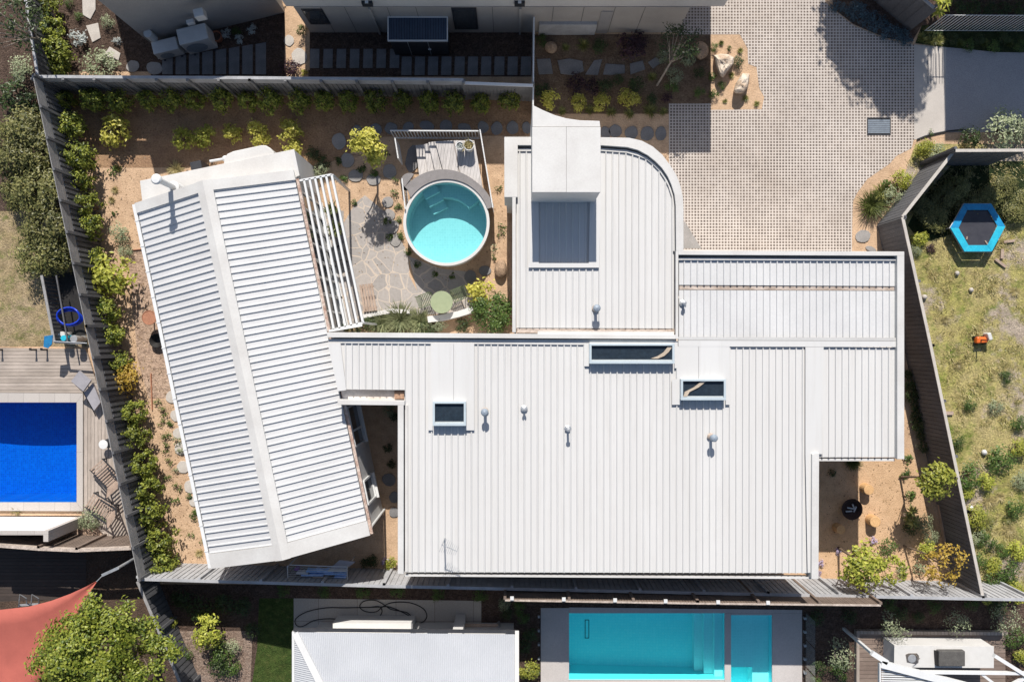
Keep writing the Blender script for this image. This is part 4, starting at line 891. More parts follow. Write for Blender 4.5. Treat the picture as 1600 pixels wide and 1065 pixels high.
stones([(606, 316, 9, 9), (608, 336, 10, 9), (614, 355, 9, 11), (618, 376, 8.5, 9.5)], 'slabmid', 'pale stepping stone on the sand left of the round pool, {} from the top', 'stepping stones left of the pool')
stones([(645, 248, 11, 22)], 'slabdark', 'large dark stone slab at the foot of the pool deck steps', 'large slab')
stones([(735, 432, 9, 10), (758, 423, 10, 8)], 'slabdark', 'dark stepping stone below the round pool, {} from the left', 'stepping stones below the pool')
stones([(468, 89, 12, 13), (452, 64, 8, 9)], 'slabpale', 'sunlit round stone on the sand strip between the upper houses, {} from the fence', 'stones on the sand strip')
stones([(208, 104, 11, 9), (242, 107, 13, 10)], 'slabmid', 'shaded round stone beside the top fence, {} from the left', 'stones by the top fence')
stones([(1348, 369, 12, 10), (1360, 389, 9, 4)], 'slabmid', 'round grey stone beside the driveway grass clump, {} from the top', 'stones by the driveway')
stones([(268, 620, 9, 10), (276, 649, 10, 9), (281, 676, 11, 9), (284, 700, 11, 10), (287, 729, 10, 10), (297, 760, 9, 10), (304, 782, 8, 9)], 'slabpale', 'round pale stone along the left eave of the pavilion, {} from the top', 'stones beside the pavilion')
stones([(608, 749, 11, 10), (616, 776, 8, 9), (616, 800, 8, 8)], 'slabdark', 'shaded stone in the narrow courtyard between the two roofs, {} from the top', 'stones in the narrow courtyard')
sh = [([(838, 93), (860, 92), (864, 116), (842, 117)]), ([(871, 95), (890, 92), (910, 96), (912, 112), (895, 118), (876, 116)]), ([(914, 117), (928, 95), (941, 93), (934, 118)]), ([(946, 100), (976, 102), (976, 115), (955, 118), (942, 117)]), ([(984, 100), (1004, 95), (1008, 109), (985, 117)]), ([(1012, 98), (1024, 90), (1036, 96), (1020, 108)])]
for i, p_ in enumerate(sh): stone(0, 0, 0, 0, M['slabdark'], 'angular bluestone slab in the bed beside the white screen, %s from the screen' % ORD[i], 'angular slabs in the bed', poly=p_, cat='paving slab', name='paving_slab')
for i in range(7): x = 485 + i * 20.8; stone(0, 0, 0, 0, M['slabdark'], 'upright bluestone slab in the shaded side path left of the low shed, %s from the sand strip' % ORD[i], 'side path slabs', poly=[(x, 77), (x + 14.5, 77), (x + 14, 107), (x - 1, 107)], cat='paving slab', name='paving_slab')
for i in range(10): x = 628 + i * 20.7; stone(0, 0, 0, 0, M['slabdark'], 'bluestone slab in the shaded path under the low shed, %s from the left' % ORD[i], 'shaded path slabs', poly=[(x, 89), (x + 15.5, 89), (x + 15, 118), (x - 1, 118)], cat='paving slab', name='paving_slab')
for i in range(8): x = 254 + i * 20.8; stone(0, 0, 0, 0, M['slabdark'], 'dark slab in the path below the two air conditioners, %s from the left' % ORD[i], 'slabs below the air conditioners', poly=[(x, 92 - i * 3.2), (x + 16.5, 89 - i * 3.2), (x + 16.5, 117), (x, 117)], cat='paving slab', name='paving_slab')
for i, p_ in enumerate(([(129, -6), (150, -6), (150, 16), (142, 31), (130, 24)], [(135, 41), (154, 36.5), (158, 60), (145, 67)], [(163, 87), (172, 73.5), (189, 84), (186, 95)])):
    stone(0, 0, 0, 0, M['slabpale'], 'pale sunlit flagstone in the upper left garden, %s from the top' % ORD[i], 'pale flagstones', poly=p_, cat='paving slab', name='flagstone')

# ------------------------------------------------------------------ planting in the main garden
hx = [(99, 157), (147, 157), (189, 160), (231, 157), (268, 157), (306, 156), (347, 156), (386, 156), (421, 158), (467, 159), (507, 158), (545, 160), (588, 159), (627, 158), (671, 160), (710, 160), (751, 163), (796, 156)]
for i, (x, y) in enumerate(hx): plant('hedge', x, y, 18.5 + R.uniform(-2, 2), 'dark green hedge shrub below the top fence, %s from the left corner' % ORD[i], 'hedge shrubs below the top fence', 1.6)
hl = [(112, 198, 26), (127, 245, 27), (128, 282, 24), (140, 321, 24), (143, 355, 24), (151, 404, 21), (168, 487, 23), (177, 524, 22), (188, 566, 22), (211, 643, 23), (212, 683, 23), (225, 723, 26), (227, 762, 26), (232, 800, 27), (252, 839, 26), (255, 877, 27)]
for i, (x, y, r) in enumerate(hl): plant('hedge', x, y, r * R.uniform(.86, .98), 'green hedge shrub inside the left charcoal fence, %s down from the top corner' % ORD[i], 'hedge shrubs inside the left fence', 1.5)
plant('limegreen', 174, 430, 37, 'big yellow green shrub in the left hedge beside the pavilion', None, 1.0); plant('orange', 201, 595, 27, 'orange tinted golden shrub in the left hedge', None, 1.0)
plant('olive', 185, 364, 18, 'rounded grey green shrub beside the left hedge near the pavilion corner'); plant('olive', 194, 393, 12, 'small pale shrub touching the big yellow green shrub')
plant('lime', 179, 204, 27, 'bright yellow shrub standing alone near the top left corner')
for i, (x, y, r, k) in enumerate(((285, 217, 19, 'limegreen'), (319, 212, 20, 'limegreen'), (362, 210, 17, 'lime'), (402, 207, 20, 'lime'), (451, 206, 21, 'lime'))):
    plant(k, x, y, r, 'yellow green shrub in the row above the pavilion, %s from the left' % ORD[i], 'yellow shrubs above the pavilion')
plant('lime', 456, 231, 16, 'yellow shrub half hidden behind the white porch corner')
plant('dark', 487, 241, 13, 'dark shrub against the porch corner, upper of three'); plant('dark', 505, 254, 12, 'dark shrub against the porch corner, middle of three'); plant('olive', 500, 268, 14, 'grey green shrub tucked between porch wall and pergola')
tree('yellow_tree', 'bright yellow leafed small tree left of the plunge pool', 570, 230, 2.3, 33, 'lime', 1700, .14, .072, .05, .8, 70, .1, lobes=14, trunk=(.05, 0))
sm = [(527, 251, 7), (564, 262, 8), (584, 268, 8), (536, 279, 7), (587, 253, 5), (605, 240, 5), (553, 315, 6)]; sm2 = [(622, 321, 5), (604, 346, 7), (607, 369, 7), (623, 342, 6), (627, 368, 7), (638, 392, 7), (653, 413, 7), (679, 427, 6), (707, 431, 6)]
plants([t + ('smallgreen',) for t in sm], 'small leafy plant beside the stones under the yellow tree, {1}', 'small plants under the yellow tree')
plants([t + ('smallgreen',) for t in sm2], 'small leafy plant hugging the round pool side, {1}', 'small plants round the pool')
for i, (x, y, r, k) in enumerate(((617, 302, 8, 'sparse'), (622, 324, 7, 'sparse'), (617, 281, 6, 'sparse'))): plant(k, x, y, r, 'sparse seedling beside the short white fence panel, %s from the fence foot' % ORD[i], 'seedlings by the pool fence')
for i, (x, y, r, k) in enumerate(((778, 294, 7, 'sparse'), (783, 353, 8, 'sparse'), (783, 366, 7, 'sparse'), (771, 387, 7, 'sparseolive'), (771, 402, 6, 'sparse'))): plant(k, x, y, r, 'seedling on the sand between pool fence and garage, %s from the top' % ORD[i], 'seedlings beside the garage')
plant('agave', 594, 505, 31, 'spiky grey green plant beneath the paved patio, left of three', None, 1.0); plant('agave', 622, 499, 38, 'largest spiky grey green plant under the patio, middle of three', None, 1.0); plant('agave', 652, 502, 31, 'spiky grey green plant under the patio, right of three', None, 1.0)
plants([(578, 508, 14, 'dark'), (668, 513, 16, 'dark'), (685, 508, 14, 'olive'), (722, 507, 13, 'dark'), (555, 514, 10, 'dark'), (540, 512, 9, 'green')], 'low shrub against the house parapet below the patio, {1}', 'shrubs against the parapet', 'x')
plant('lime', 753, 455, 24, 'yellow leafed shrub right of the garden table'); plant('densegreen', 772, 490, 36, 'large grey green bush in the corner by the garage wall', None, .9)
def rock(name, lb, px, py, rx, ry, rz, m, rot=0.0, h=None):
    b = MB(); q = P(px, py, rz * .6); rng = random.Random(int(px * 7 + py)); b.ball((q.x, q.y, rz * .42), (rx * S * .95, ry * S * .95, rz * .62), rng, .13, 11, 7, rot)
    o = b.build(name, M[m], None, smooth=False); sv = o.modifiers.new('sub', 'SUBSURF'); sv.levels = sv.render_levels = 1; return tag(o, lb, 'rock')
rock('boulder', 'brown boulder between pool fence and garage wall', 782, 420, 11, 17, .4, 'rockbrown')
# lower right courtyard
tree('lime_tree', 'small yellow green tree by the dark fence above the courtyard', 1459, 748, 2.2, 31, 'limegreen', 850, .15, .085, .045, .75, 34, .15, trunk=(-.2, -.3))
tree('lime_tree', 'wide lime leafed tree reaching over the pale fence below the fire pit', 1345, 884, 2.3, 38, 'limegreen', 1150, .15, .085, .05, .7, 44, .13, trunk=(.1, .1))
tree('lime_tree', 'thin lime branches right of the wide lime tree', 1394, 890, 2.0, 26, 'limegreen', 260, .15, .08, .03, .7, 26, .13, trunk=(-.1, 0))
tree('golden_tree', 'sparse golden tree with open branches in the lower right corner', 1478, 880, 2.2, 40, 'orange', 420, .13, .07, .04, .6, 40, .11, trunk=(-.5, .1), limbs=14)
plant('green', 1389, 857, 16, 'rounded dark green shrub in the middle of the courtyard sand', None, 1.1); plant('olive', 1445, 818, 16, 'grey green shrub beside the timber edging, upper of two'); plant('olive', 1456, 838, 15, 'grey green shrub beside the timber edging, lower of two')
plant('dark', 1426, 824, 15, 'dark low shrub left of the grey green shrubs'); plant('cordyline', 1418, 808, 25, 'cabbage palm seedlings with strappy leaves in the courtyard', None, .8)
plant('limegreen', 1448, 859, 16, 'thin yellow green shrub above the golden tree', None, 1.0); plant('sparseolive', 1440, 890, 14, 'small pale shrub left of the golden tree foot'); plant('olive', 1409, 892, 10, 'small grey shrub against the pale lower fence')
for i, (x, y, r, k) in enumerate(((1420, 718, 9, 'smallgreen'), (1416, 740, 9, 'smallgreen'), (1424, 773, 10, 'smallgreen'))): plant(k, x, y, r, 'leafy seedling on the sand below the right roof corner, %s from the top' % ORD[i], 'seedlings below the roof corner')
for i, (x, y, r) in enumerate(((1366, 845, 7), (1310, 862, 6), (1283, 880, 7), (1280, 896, 6))): plant('flower', x, y, r, 'small mauve flowering plant around the wide lime tree, %s from the top' % ORD[i], 'mauve flowers')
plant('tuftdark', 1338, 725, 20, 'strappy green plant half under the right wing eave'); plant('dark', 1301, 738, 7, 'tiny dark plant in the courtyard shade')
for i in range(8): plant('dark', 1420 + i * 3.4, 585 + i * 16, 9 + (i % 3) * 2, 'dark creeper clump in the shade at the right fence foot, %s from the top' % ORD[i], 'creepers at the right fence foot')
o = root('fire_pit', 'round black steel fire pit with pale ash logs', 'fire pit', P(1331, 795)); q = P(1331, 795, .35)
b = MB(); b.lathe((q.x, q.y, 0), [(.2, .0), (.3, .12), (.42, .38), (.40, .38), (.28, .2), (0, .16)], 28); b.build('bowl', M['fire'], o)
b = MB()
for ox, oy, a in ((-.08, -.1, .1), (-.02, .02, -.15), (.1, .08, 2.0), (.16, -.02, 1.2)): b.bar((q.x + ox - .12 * math.cos(a), q.y + oy - .12 * math.sin(a), .24), (q.x + ox + .12 * math.cos(a), q.y + oy + .12 * math.sin(a), .28), .05, .05)
b.build('log', M['galv'], o)
for px, py, r, lb in ((1358, 765, .2, 'timber stump stool straddling the shadow edge above the fire pit'), (1368, 815, .215, 'sunlit timber stump stool right of the fire pit'), (1314, 827, .18, 'timber stump stool in shade below the fire pit')):
    q = P(px, py, .45); b = MB(); b.lathe((q.x, q.y, 0), [(0, 0), (r * 1.03, 0), (r, .1), (r * .98, .44), (r * .9, .45), (0, .45)], 18); tag(b.build('timber_stool', M['timber']), lb, 'stool', 'timber stools around the fire pit')
b = MB(); b.bar(P(1461, 757, .1), P(1476, 850, .1), .05, .2); tag(b.build('garden_edging', M['bench']), 'straight timber garden edging at the dark fence foot', 'edging')
# fire-rust things by the pavilion, birdbath and tables
q = P(233, 496, .7); o = root('rusty_table', 'small round rusty table beside the pavilion eave', 'table', (q.x, q.y, 0)); b = MB(); b.lathe((q.x, q.y, 0), [(0, .66), (.28, .66), (.29, .7), (.27, .71), (.26, .69), (0, .69)], 26); b.build('tabletop', M['rust'], o)
for i in range(3): a = i * 2.09; b = MB(); b.bar((q.x + .24 * math.cos(a), q.y + .24 * math.sin(a), 0), (q.x + .2 * math.cos(a), q.y + .2 * math.sin(a), .66), .025, .025); b.build('leg', M['rust'], o)
q = P(243, 532, .3); o = root('fire_bowl', 'dark steel bowl partly under the pavilion eave', 'bowl', (q.x, q.y, 0)); b = MB(); b.lathe((q.x, q.y, 0), [(.1, 0), (.28, .25), (.26, .25), (.08, .06), (0, .05)], 22); b.build('bowl', M['black'], o)
b = MB(); b.lathe((q.x, q.y, 0), [(.11, 0), (.11, .02), (0, .03)], 14); b.build('foot', M['rust'], o)
ed = MB(); ed.bar(P(236, 583, .03), P(238, 640, .03), .04, .08); tag(ed.build('metal_edging', M['rust']), 'thin rusty edging strip beside the golden hedge shrub', 'edging')
ed = MB(); ed.bar(P(204, 391, .03), P(222, 389, .03), .03, .06); tag(ed.build('metal_edging', M['rust']), 'short rusty edging strip above the gravel bed', 'edging')
for i, (x, y, k, r) in enumerate(((246, 628, 'sparse', 7), (252, 644, 'sparse', 9), (250, 660, 'sparse', 7), (265, 661, 'smallgreen', 6), (259, 680, 'sparse', 9), (256, 700, 'sparse', 9), (275, 690, 'sparseolive', 8), (262, 722, 'sparse', 7), (280, 705, 'sparseolive', 8), (273, 735, 'sparseolive', 7), (261, 745, 'sparse', 7), (275, 762, 'sparse', 8), (272, 783, 'sparse', 8), (295, 775, 'smallgreen', 6))):
    plant(k, x, y, r, 'seedling on the sand strip between left hedge and pavilion, %s from the top' % ORD[i], 'seedlings beside the pavilion')
plants([(302, 808, 8, 'sparse'), (297, 837, 6, 'sparse'), (309, 866, 10, 'straw'), (316, 846, 6, 'smallgreen'), (305, 800, 6, 'smallgreen')], 'small plant on the sand near the lower left pavilion corner, {1}', 'plants at the pavilion corner')
for i, (x, y, r, k) in enumerate(((172, 268, 10, 'sparse'), (180, 262, 10, 'tuft'), (268, 262, 20, 'straw'), (176, 296, 9, 'straw'), (171, 312, 9, 'straw'), (178, 333, 5, 'smallgreen'))): plant(k, x, y, r, 'dry tuft on sand between hedge and porch, %s from the top' % ORD[i], 'tufts near the porch')
for i, (x, y, r, k) in enumerate(((609, 641, 12, 'olive'), (617, 650, 9, 'dark'), (606, 700, 8, 'dark'), (610, 725, 8, 'dark'))): plant(k, x, y, r, 'plant in the narrow courtyard between the roofs, %s from the top' % ORD[i], 'plants in the narrow courtyard')
plants([(611, 880, 11, 'limegreen'), (583, 878, 11, 'dark'), (602, 878, 8, 'flower'), (570, 880, 9, 'dark')], 'low plant at the pale fence below the narrow courtyard, {1}', 'plants at the lower fence', 'x')

# ------------------------------------------------------------------ pools in the ground
def basin(o, rc, zt, floor, mm, n=24, floorf=None):
    x0, y0, x1, y1 = rc; b = MB()
    gx = [x0 + (x1 - x0) * i / n for i in range(n + 1)]; gy = [y0 + (y1 - y0) * i / 12 for i in range(13)]; ff = floorf or (lambda x, y: floor)
    vs = [(x, y, ff(x, y)) for y in gy for x in gx]; fs = [(j * (n + 1) + i, j * (n + 1) + i + 1, (j + 1) * (n + 1) + i + 1, (j + 1) * (n + 1) + i) for j in range(12) for i in range(n)]
    b.add(vs, fs)
    for (ax, ay), (bx, by) in (((x0, y0), (x1, y0)), ((x1, y0), (x1, y1)), ((x1, y1), (x0, y1)), ((x0, y1), (x0, y0))):
        b.add([(ax, ay, -3), (bx, by, -3), (bx, by, zt), (ax, ay, zt)], [(0, 1, 2, 3)])
    return b.build('basin', mm, o)
x0, y0, x1, y1 = POOL_L
pl = root('swimming_pool', 'deep blue swimming pool of the left neighbour with pale stone coping', 'pool', ((x0 + x1) / 2, (y0 + y1) / 2, 0))
xm = P(35, 0).x
basin(pl, POOL_L, .12, -1.5, M['tile_blue'], 24, lambda x, y: -1.62 + .16 * ((x - xm) / 2.2) ** 2)
MB().flat([(x0, y0), (x1, y0), (x1, y1), (x0, y1)], -.03).build('water_surface', M['water_blue'], pl)
b = MB(); q0, q1 = P(57, 640), P(122, 640); b.prism([(P(57, 0).x, y1 - .42), (x1, y1 - .42), (x1, y1 - .002), (P(57, 0).x, y1 - .002)], -1.6, -.45); b.build('step', M['tile_blue'], pl)
b = MB(); b.prism(PL([(-140, 612), (132, 614), (122, 628), (-140, 628)]), 0, .12); b.prism(PL([(122.3, 628), (132, 614.3), (132, 797), (122.3, 783)]), 0, .119); b.prism(PL([(-140, 783.2), (122, 783.2), (131.5, 797), (-140, 796)]), 0, .12); b.build('coping', M['coping'], pl)
b = MB(); b.prism(PL([(-140, 541), (136, 545), (160, 620), (132.3, 613.5), (-140, 611.5)]), 0, .10)
tag(b.build('timber_deck', M['deckgrey']), 'weathered timber deck above the deep blue pool', 'deck')
b = MB(); b.prism(PL([(132.5, 614), (160, 620), (206, 842), (165, 835), (132.5, 800)]), 0, .095)
tag(b.build('timber_deck', M['deckgreyv']), 'strip of timber deck right of the deep blue pool, below the charcoal fence', 'deck')
pb_ = root('swimming_pool', 'long aqua swimming pool with grey paving in the lower garden', 'pool', (P(1010, 1005).x, P(1010, 1005).y, 0))
basin(pb_, POOL_B, .0, -1.25, M['tile_aqua'], 24, lambda x, y: -1.15 - .35 * (POOL_B[2] - x) / 6)
MB().flat([(POOL_B[0], POOL_B[1]), (POOL_B[2], POOL_B[1]), (POOL_B[2], POOL_B[3]), (POOL_B[0], POOL_B[3])], -.06).build('water_surface', M['water_aqua'], pb_)
for i, (xa, xb, z) in enumerate(((1092, 1105, -.85), (1105, 1119, -.55), (1119, 1132, -.28))):
    a, c = P(xa, 0).x, P(xb, 0).x; b = MB(); b.prism([(a, POOL_B[1] + .01), (c - .003, POOL_B[1] + .01), (c - .003, POOL_B[3] - .01), (a, POOL_B[3] - .01)], -2, z); b.build('step', M['tile_pale'], pb_)
b = MB(); dz = -1.15 - .35 * (POOL_B[2] - P(922, 0).x) / 6 + .015
for p, q in (((919, 987), (926, 988)), ((919, 1016.5), (926, 1017.5)), ((919, 988), (920, 1016.5)), ((925, 988), (926, 1016.5))): b.flat(PL([(p[0], p[1]), (q[0], p[1]), (q[0], q[1]), (p[0], q[1])]), dz)
b.build('drain_outline', M['dark'], pb_)
ps = root('spa_pool', 'small aqua spa pool beside the long aqua pool', 'pool', (P(1173, 1015).x, P(1173, 1015).y, 0))
basin(ps, POOL_S, .0, -1.0, M['tile_aqua']); a, c = P(1180, 0).x, POOL_S[2]
MB().flat([(POOL_S[0], POOL_S[1]), (POOL_S[2], POOL_S[1]), (POOL_S[2], POOL_S[3]), (POOL_S[0], POOL_S[3])], -.06).build('water_surface', M['water_aqua'], ps)
b = MB(); b.prism([(a, POOL_S[1] + .01), (c - .003, POOL_S[1] + .01), (c - .003, POOL_S[3] - .01), (a, POOL_S[3] - .01)], -1.2, -.4); b.prism([(POOL_S[0] + .003, POOL_S[3] + .01), (a - .003, POOL_S[3] + .01), (a - .003, P(0, 1046).y), (POOL_S[0] + .003, P(0, 1046).y)], -1.2, -.3); b.build('seat_ledge', M['tile_pale'], ps)
b = MB()
for pts in ([(845, 949), (889, 949), (889, 1130), (845, 1130)], [(889.2, 948), (1253, 952), (1253, 957), (889.2, 957)], [(1132, 957.2), (1142, 957.2), (1142, 1085), (1132, 1085)], [(1142.2, 957.2), (1206, 957.2), (1206, 960), (1142.2, 960)], [(1206.2, 957.2), (1253, 957.2), (1253, 1130), (1206.2, 1130)], [(889.2, 1061.2), (1131.8, 1061.2), (1131.8, 1130), (889.2, 1130)]): b.flat(PL(pts), .02)
tag(b.build('pool_paving', M['poolpave']), kind='structure')
def glass_fence(lb, pts):
    o = root('glass_fence', lb, 'fence', P(*pts[0])); g, c = MB(), MB()
    for (ax, ay), (bx, by) in zip(pts[:-1], pts[1:]):
        n = max(1, round(math.hypot(bx - ax, by - ay) / 48)); A, B = P(ax, ay), P(bx, by)
        for i in range(n): g.bar(A.lerp(B, (i + .03) / n) + Vector((0, 0, .62)), A.lerp(B, (i + .97) / n) + Vector((0, 0, .62)), .012, 1.15)
        for i in range(n):
            for f_ in (.25, .75): q = A.lerp(B, (i + f_) / n); c.box((q.x, q.y, .1), (.09, .09, .16))
    g.build('glass_panel', M['glassclear'], o); c.build('clamp', M['galv'], o)
glass_fence('frameless glass fence on the left edge of the pool paving', [(842, 950), (842, 1080)]); glass_fence('frameless glass fence on the right edge of the pool paving', [(1256, 953), (1256, 1080)])

# ------------------------------------------------------------------ upper neighbours
h1 = root('neighbour_house', 'grey rendered neighbour house at the upper left corner with air conditioners', 'house', P(300, -20))
a, b_ = P(238, 70), P(445, 20); d = (b_ - a).normalized(); nrm = Vector((-d.y, d.x, 0))
MB().prism([a, b_, b_ + nrm * 9, a + nrm * 9], 0, 4.5).build('wall', M['wallgrey'], h1)
b = MB(); b.prism([a - d * .04 - nrm * .04, b_ + d * .1 - nrm * .04, b_ + d * .1 + nrm * 9.1, a - d * .1 + nrm * 9.1], 4.5, 4.6); b.build('roof', M['roofgrey'], h1)
def on_wall(px, py, z, sz, name, m, par):
    q = P(px, py, z); b = MB(); b.box((q.x, q.y, z), sz, math.atan2(d.y, d.x)); return b.build(name, m, par, bevel=.015)
on_wall(313, 23, 2.55, (.36, .3, .4), 'wall_light', M['whiteplastic'], h1); on_wall(298, 35, 1.7, (.28, .16, .2), 'junction_box', M['whiteplastic'], h1)
q = P(235, 56, 1.0); b = MB(); b.tube([(q.x, q.y, .7), (q.x + .0, q.y, 1.25)], .16, 14); b.build('water_meter', M['whiteplastic'], h1)
def aircon(lb, px, py, w_, dp_, hh):
    q = P(px, py, hh); o = root('air_conditioner', lb, 'air conditioner', (q.x, q.y, 0), 'air conditioners by the grey wall'); an_ = math.atan2(d.y, d.x)
    b = MB(); b.box((q.x, q.y, hh / 2 + .05), (w_, dp_, hh - .1), an_); b.build('casing', M['whiteplastic'], o, bevel=.03)
    f = Vector((math.sin(an_), -math.cos(an_), 0)); c = Vector((q.x, q.y, hh / 2)) + f * (dp_ / 2 + .01); g = MB()
    rr = min(w_, hh) * .36; e = Vector((math.cos(an_), math.sin(an_), 0)); vs = [c + e * rr * math.cos(t * .5236) + Vector((0, 0, rr * math.sin(t * .5236))) - e * .1 for t in range(12)]; g.add(vs, [tuple(range(12))]); g.build('fan_grille', M['ventgrey'], o)
    for s_ in (-1, 1): b = MB(); p = Vector((q.x, q.y, .03)) + e * s_ * w_ * .35; b.box(p, (.08, dp_ + .1, .06), an_); b.build('foot', M['dark'], o)
aircon('smaller pale air conditioner unit, left of the pair by the grey wall', 257, 71, 1.0, .5, .75); aircon('larger pale air conditioner unit, right of the pair by the grey wall', 300, 53, 1.15, .62, 1.15)
MB().prism(PL([(245, 86), (322, 72), (323, 76), (248, 93)]), 0, .06).build('concrete_pad', M['concrete'], h1)
h2 = root('neighbour_house', 'long beige neighbour house along the upper edge with flat roof', 'house', P(780, -30))
a, c = P(485, 51), P(1058, 51); MB().prism([a, c, c + Vector((0, 9, 0)), a + Vector((0, 9, 0))], 0, 2.45).build('wall', M['wallbeige'], h2)
a2, c2 = P(474, 50), P(1105.6, 50); MB().prism([a2, c2, c2 + Vector((0, 9.1, 0)), a2 + Vector((0, 9.1, 0))], 2.45, 4.25).build('upper_wall', mat('fascia_beige', (.56, .53, .495), (.50, .47, .44), .8, 30, .08, .9), h2)
MB().prism([a2, c2, c2 + Vector((0, 9.1, 0)), a2 + Vector((0, 9.1, 0))], 4.252, 4.30).build('roof', M['roofgrey'], h2)
d3 = P(640, 50); MB().prism([a2 + Vector((.04, .04, 0)), d3 + Vector((0, .04, 0)), d3 + Vector((0, 8.9, 0)), a2 + Vector((.04, 8.9, 0))], 4.722, 5.3).build('shade_roof_step', M['wallbeige'], h2)  # unseen roof step, added to lengthen the house shadow on the yard
d2 = P(845, 50); MB().prism([a2 + Vector((.02, .02, 0)), d2 + Vector((0, .02, 0)), d2 + Vector((0, 9, 0)), a2 + Vector((.02, 9, 0))], 4.302, 4.72).build('shade_roof_step', M['wallbeige'], h2)  # lower unseen step, height set by where its shadow should end
yw = P(0, 51).y
def h2box(px0, px1, z0, z1, name, m, dep=.05, par=h2):
    k0 = P(px0, 45, (z0 + z1) / 2).x; k1 = P(px1, 45, (z0 + z1) / 2).x; yy = yw + 0
    b = MB(); b.box(((k0 + k1) / 2, yy - dep / 2 + .02, (z0 + z1) / 2), (k1 - k0, dep + .04, z1 - z0)); return b.build(name, m, par)
for x0_, x1_, z0, z1 in ((478, 510, .9, 2.3), (708, 746, .4, 2.4)):
    o = h2box(x0_, x1_, z0, z1, 'window', M['frame'] if False else M['dark'], .04); h2box(x0_ + 2, x1_ - 2, z0 + .1, z1 - .1, 'window_pane', M['windowpane'], .06, o)
for x in (584, 811): h2box(x, x + 3.5, 0, 2.44, 'downpipe', M['wallbeige'], .09)
for x in (512, 548, 612, 655, 770, 862, 908, 955, 1000): h2box(x, x + .7, 0, 2.44, 'panel_joint', M['dark'], .004)
h2box(842, 931, .05, 1.1, 'sunlit_patch', M['fencelight'], .12); h2box(935, 953, 0, 2.1, 'door', M['wallgrey'], .03)  # pale box stands in for a patch of sunlight on the wall
for x in (574, 812):
    q = P(x, 5, 2.8); b = MB(); b.box((q.x, a2.y - .05, 2.8), (.38, .12, .3)); o = b.build('vent_box', M['dark'], h2); b = MB(); b.box((q.x, a2.y - .06, 2.96), (.12, .1, .02)); b.build('vent_cap', M['frame'], o)
sh_ = root('storage_shed', 'low dark storage shed with navy roof and white edge by the beige house', 'shed', P(655, 70))
b = MB(); b.prism(PL([(609, 28), (697, 28), (697, 64), (609, 64)], 1.55), 0, 1.47); b.build('wall', M['dark'], sh_)
b = MB(); b.prism(PL([(607, 27.5), (698, 27.5), (698, 62.5), (607, 62.5)], 1.56), 1.47, 1.54); b.build('roof', M['shedroof'], sh_)
b = MB()
for p, q in (((605.5, 26), (607, 64)), ((698, 26), (699.6, 64)), ((607, 26), (698, 27.5)), ((607, 62.5), (698, 64))): b.prism(PL([(p[0], p[1]), (q[0], p[1]), (q[0], q[1]), (p[0], q[1])], 1.57), 1.45, 1.57)
b.build('roof_edge', M['frame'], sh_)
fy = P(0, 64, 1.55).y - .005
for x in (640, 671): q = P(x, 70, .8); b = MB(); b.box((q.x, fy, .75), (.02, .03, 1.4)); b.build('door_gap', M['galv'], sh_)
q = P(672, 76, .6); b = MB(); b.box((q.x, fy - .03, .75), (.12, .04, .04)); b.build('handle', M['frame'], sh_)
# planting between fences
for i, (x, y, r) in enumerate(((77, 12, 20), (80, 45, 23), (89, 80, 25), (92, 108, 20))): plant('hedge', x, y, r, 'bright green shrub inside the upper left side fence, %s from the top' % ORD[i], 'shrubs by the upper left fence', 1.2)
plant('olive', 155, 106, 31, 'wide pale shrub behind the top fence near the flagstones', None, .7); plant('silver', 119, 58, 16, 'silver leafed plant beside the pale flagstones'); plant('green', 121, 26, 8, 'small bright green plant in the upper left mulch'); plant('olive', 168, 34, 12, 'small olive plant at the grey house corner'); plant('silver', 181, 64, 8, 'small silver plant at the foot of the grey wall'); plant('green', 108, 5, 8, 'small green plant at the top edge of the mulch')
q = P(338, 57, .3); o = root('plant_pot', 'terracotta pot by the grey wall right of the air conditioners', 'plant pot', (q.x, q.y, 0)); b = MB(); b.lathe((q.x, q.y, 0), [(0, 0), (.15, 0), (.22, .34), (.18, .34), (.17, .28), (0, .28)], 20); b.build('pot', M['terracotta'], o); b = MB(); b.lathe((q.x, q.y, .29), [(.17, 0), (0, .02)], 12); b.build('soil', M['mulch'], o)
plants([(352, 51, 9, 'silver'), (374, 59, 9, 'silver'), (391, 44, 9, 'silver'), (370, 48, 9, 'green')], 'pale leafed plant right of the terracotta pot, {1}', 'pale plants by the grey wall', 'x')
plant('purple', 450, 105, 17, 'dark purple plant with glossy leaves by the top fence', None, .9); plant('lime', 475, 114, 6, 'tiny yellow plant at the foot of the sand strip'); plant('green', 470, 48, 10, 'narrow green creeper at the beige house corner', None, 1.6)
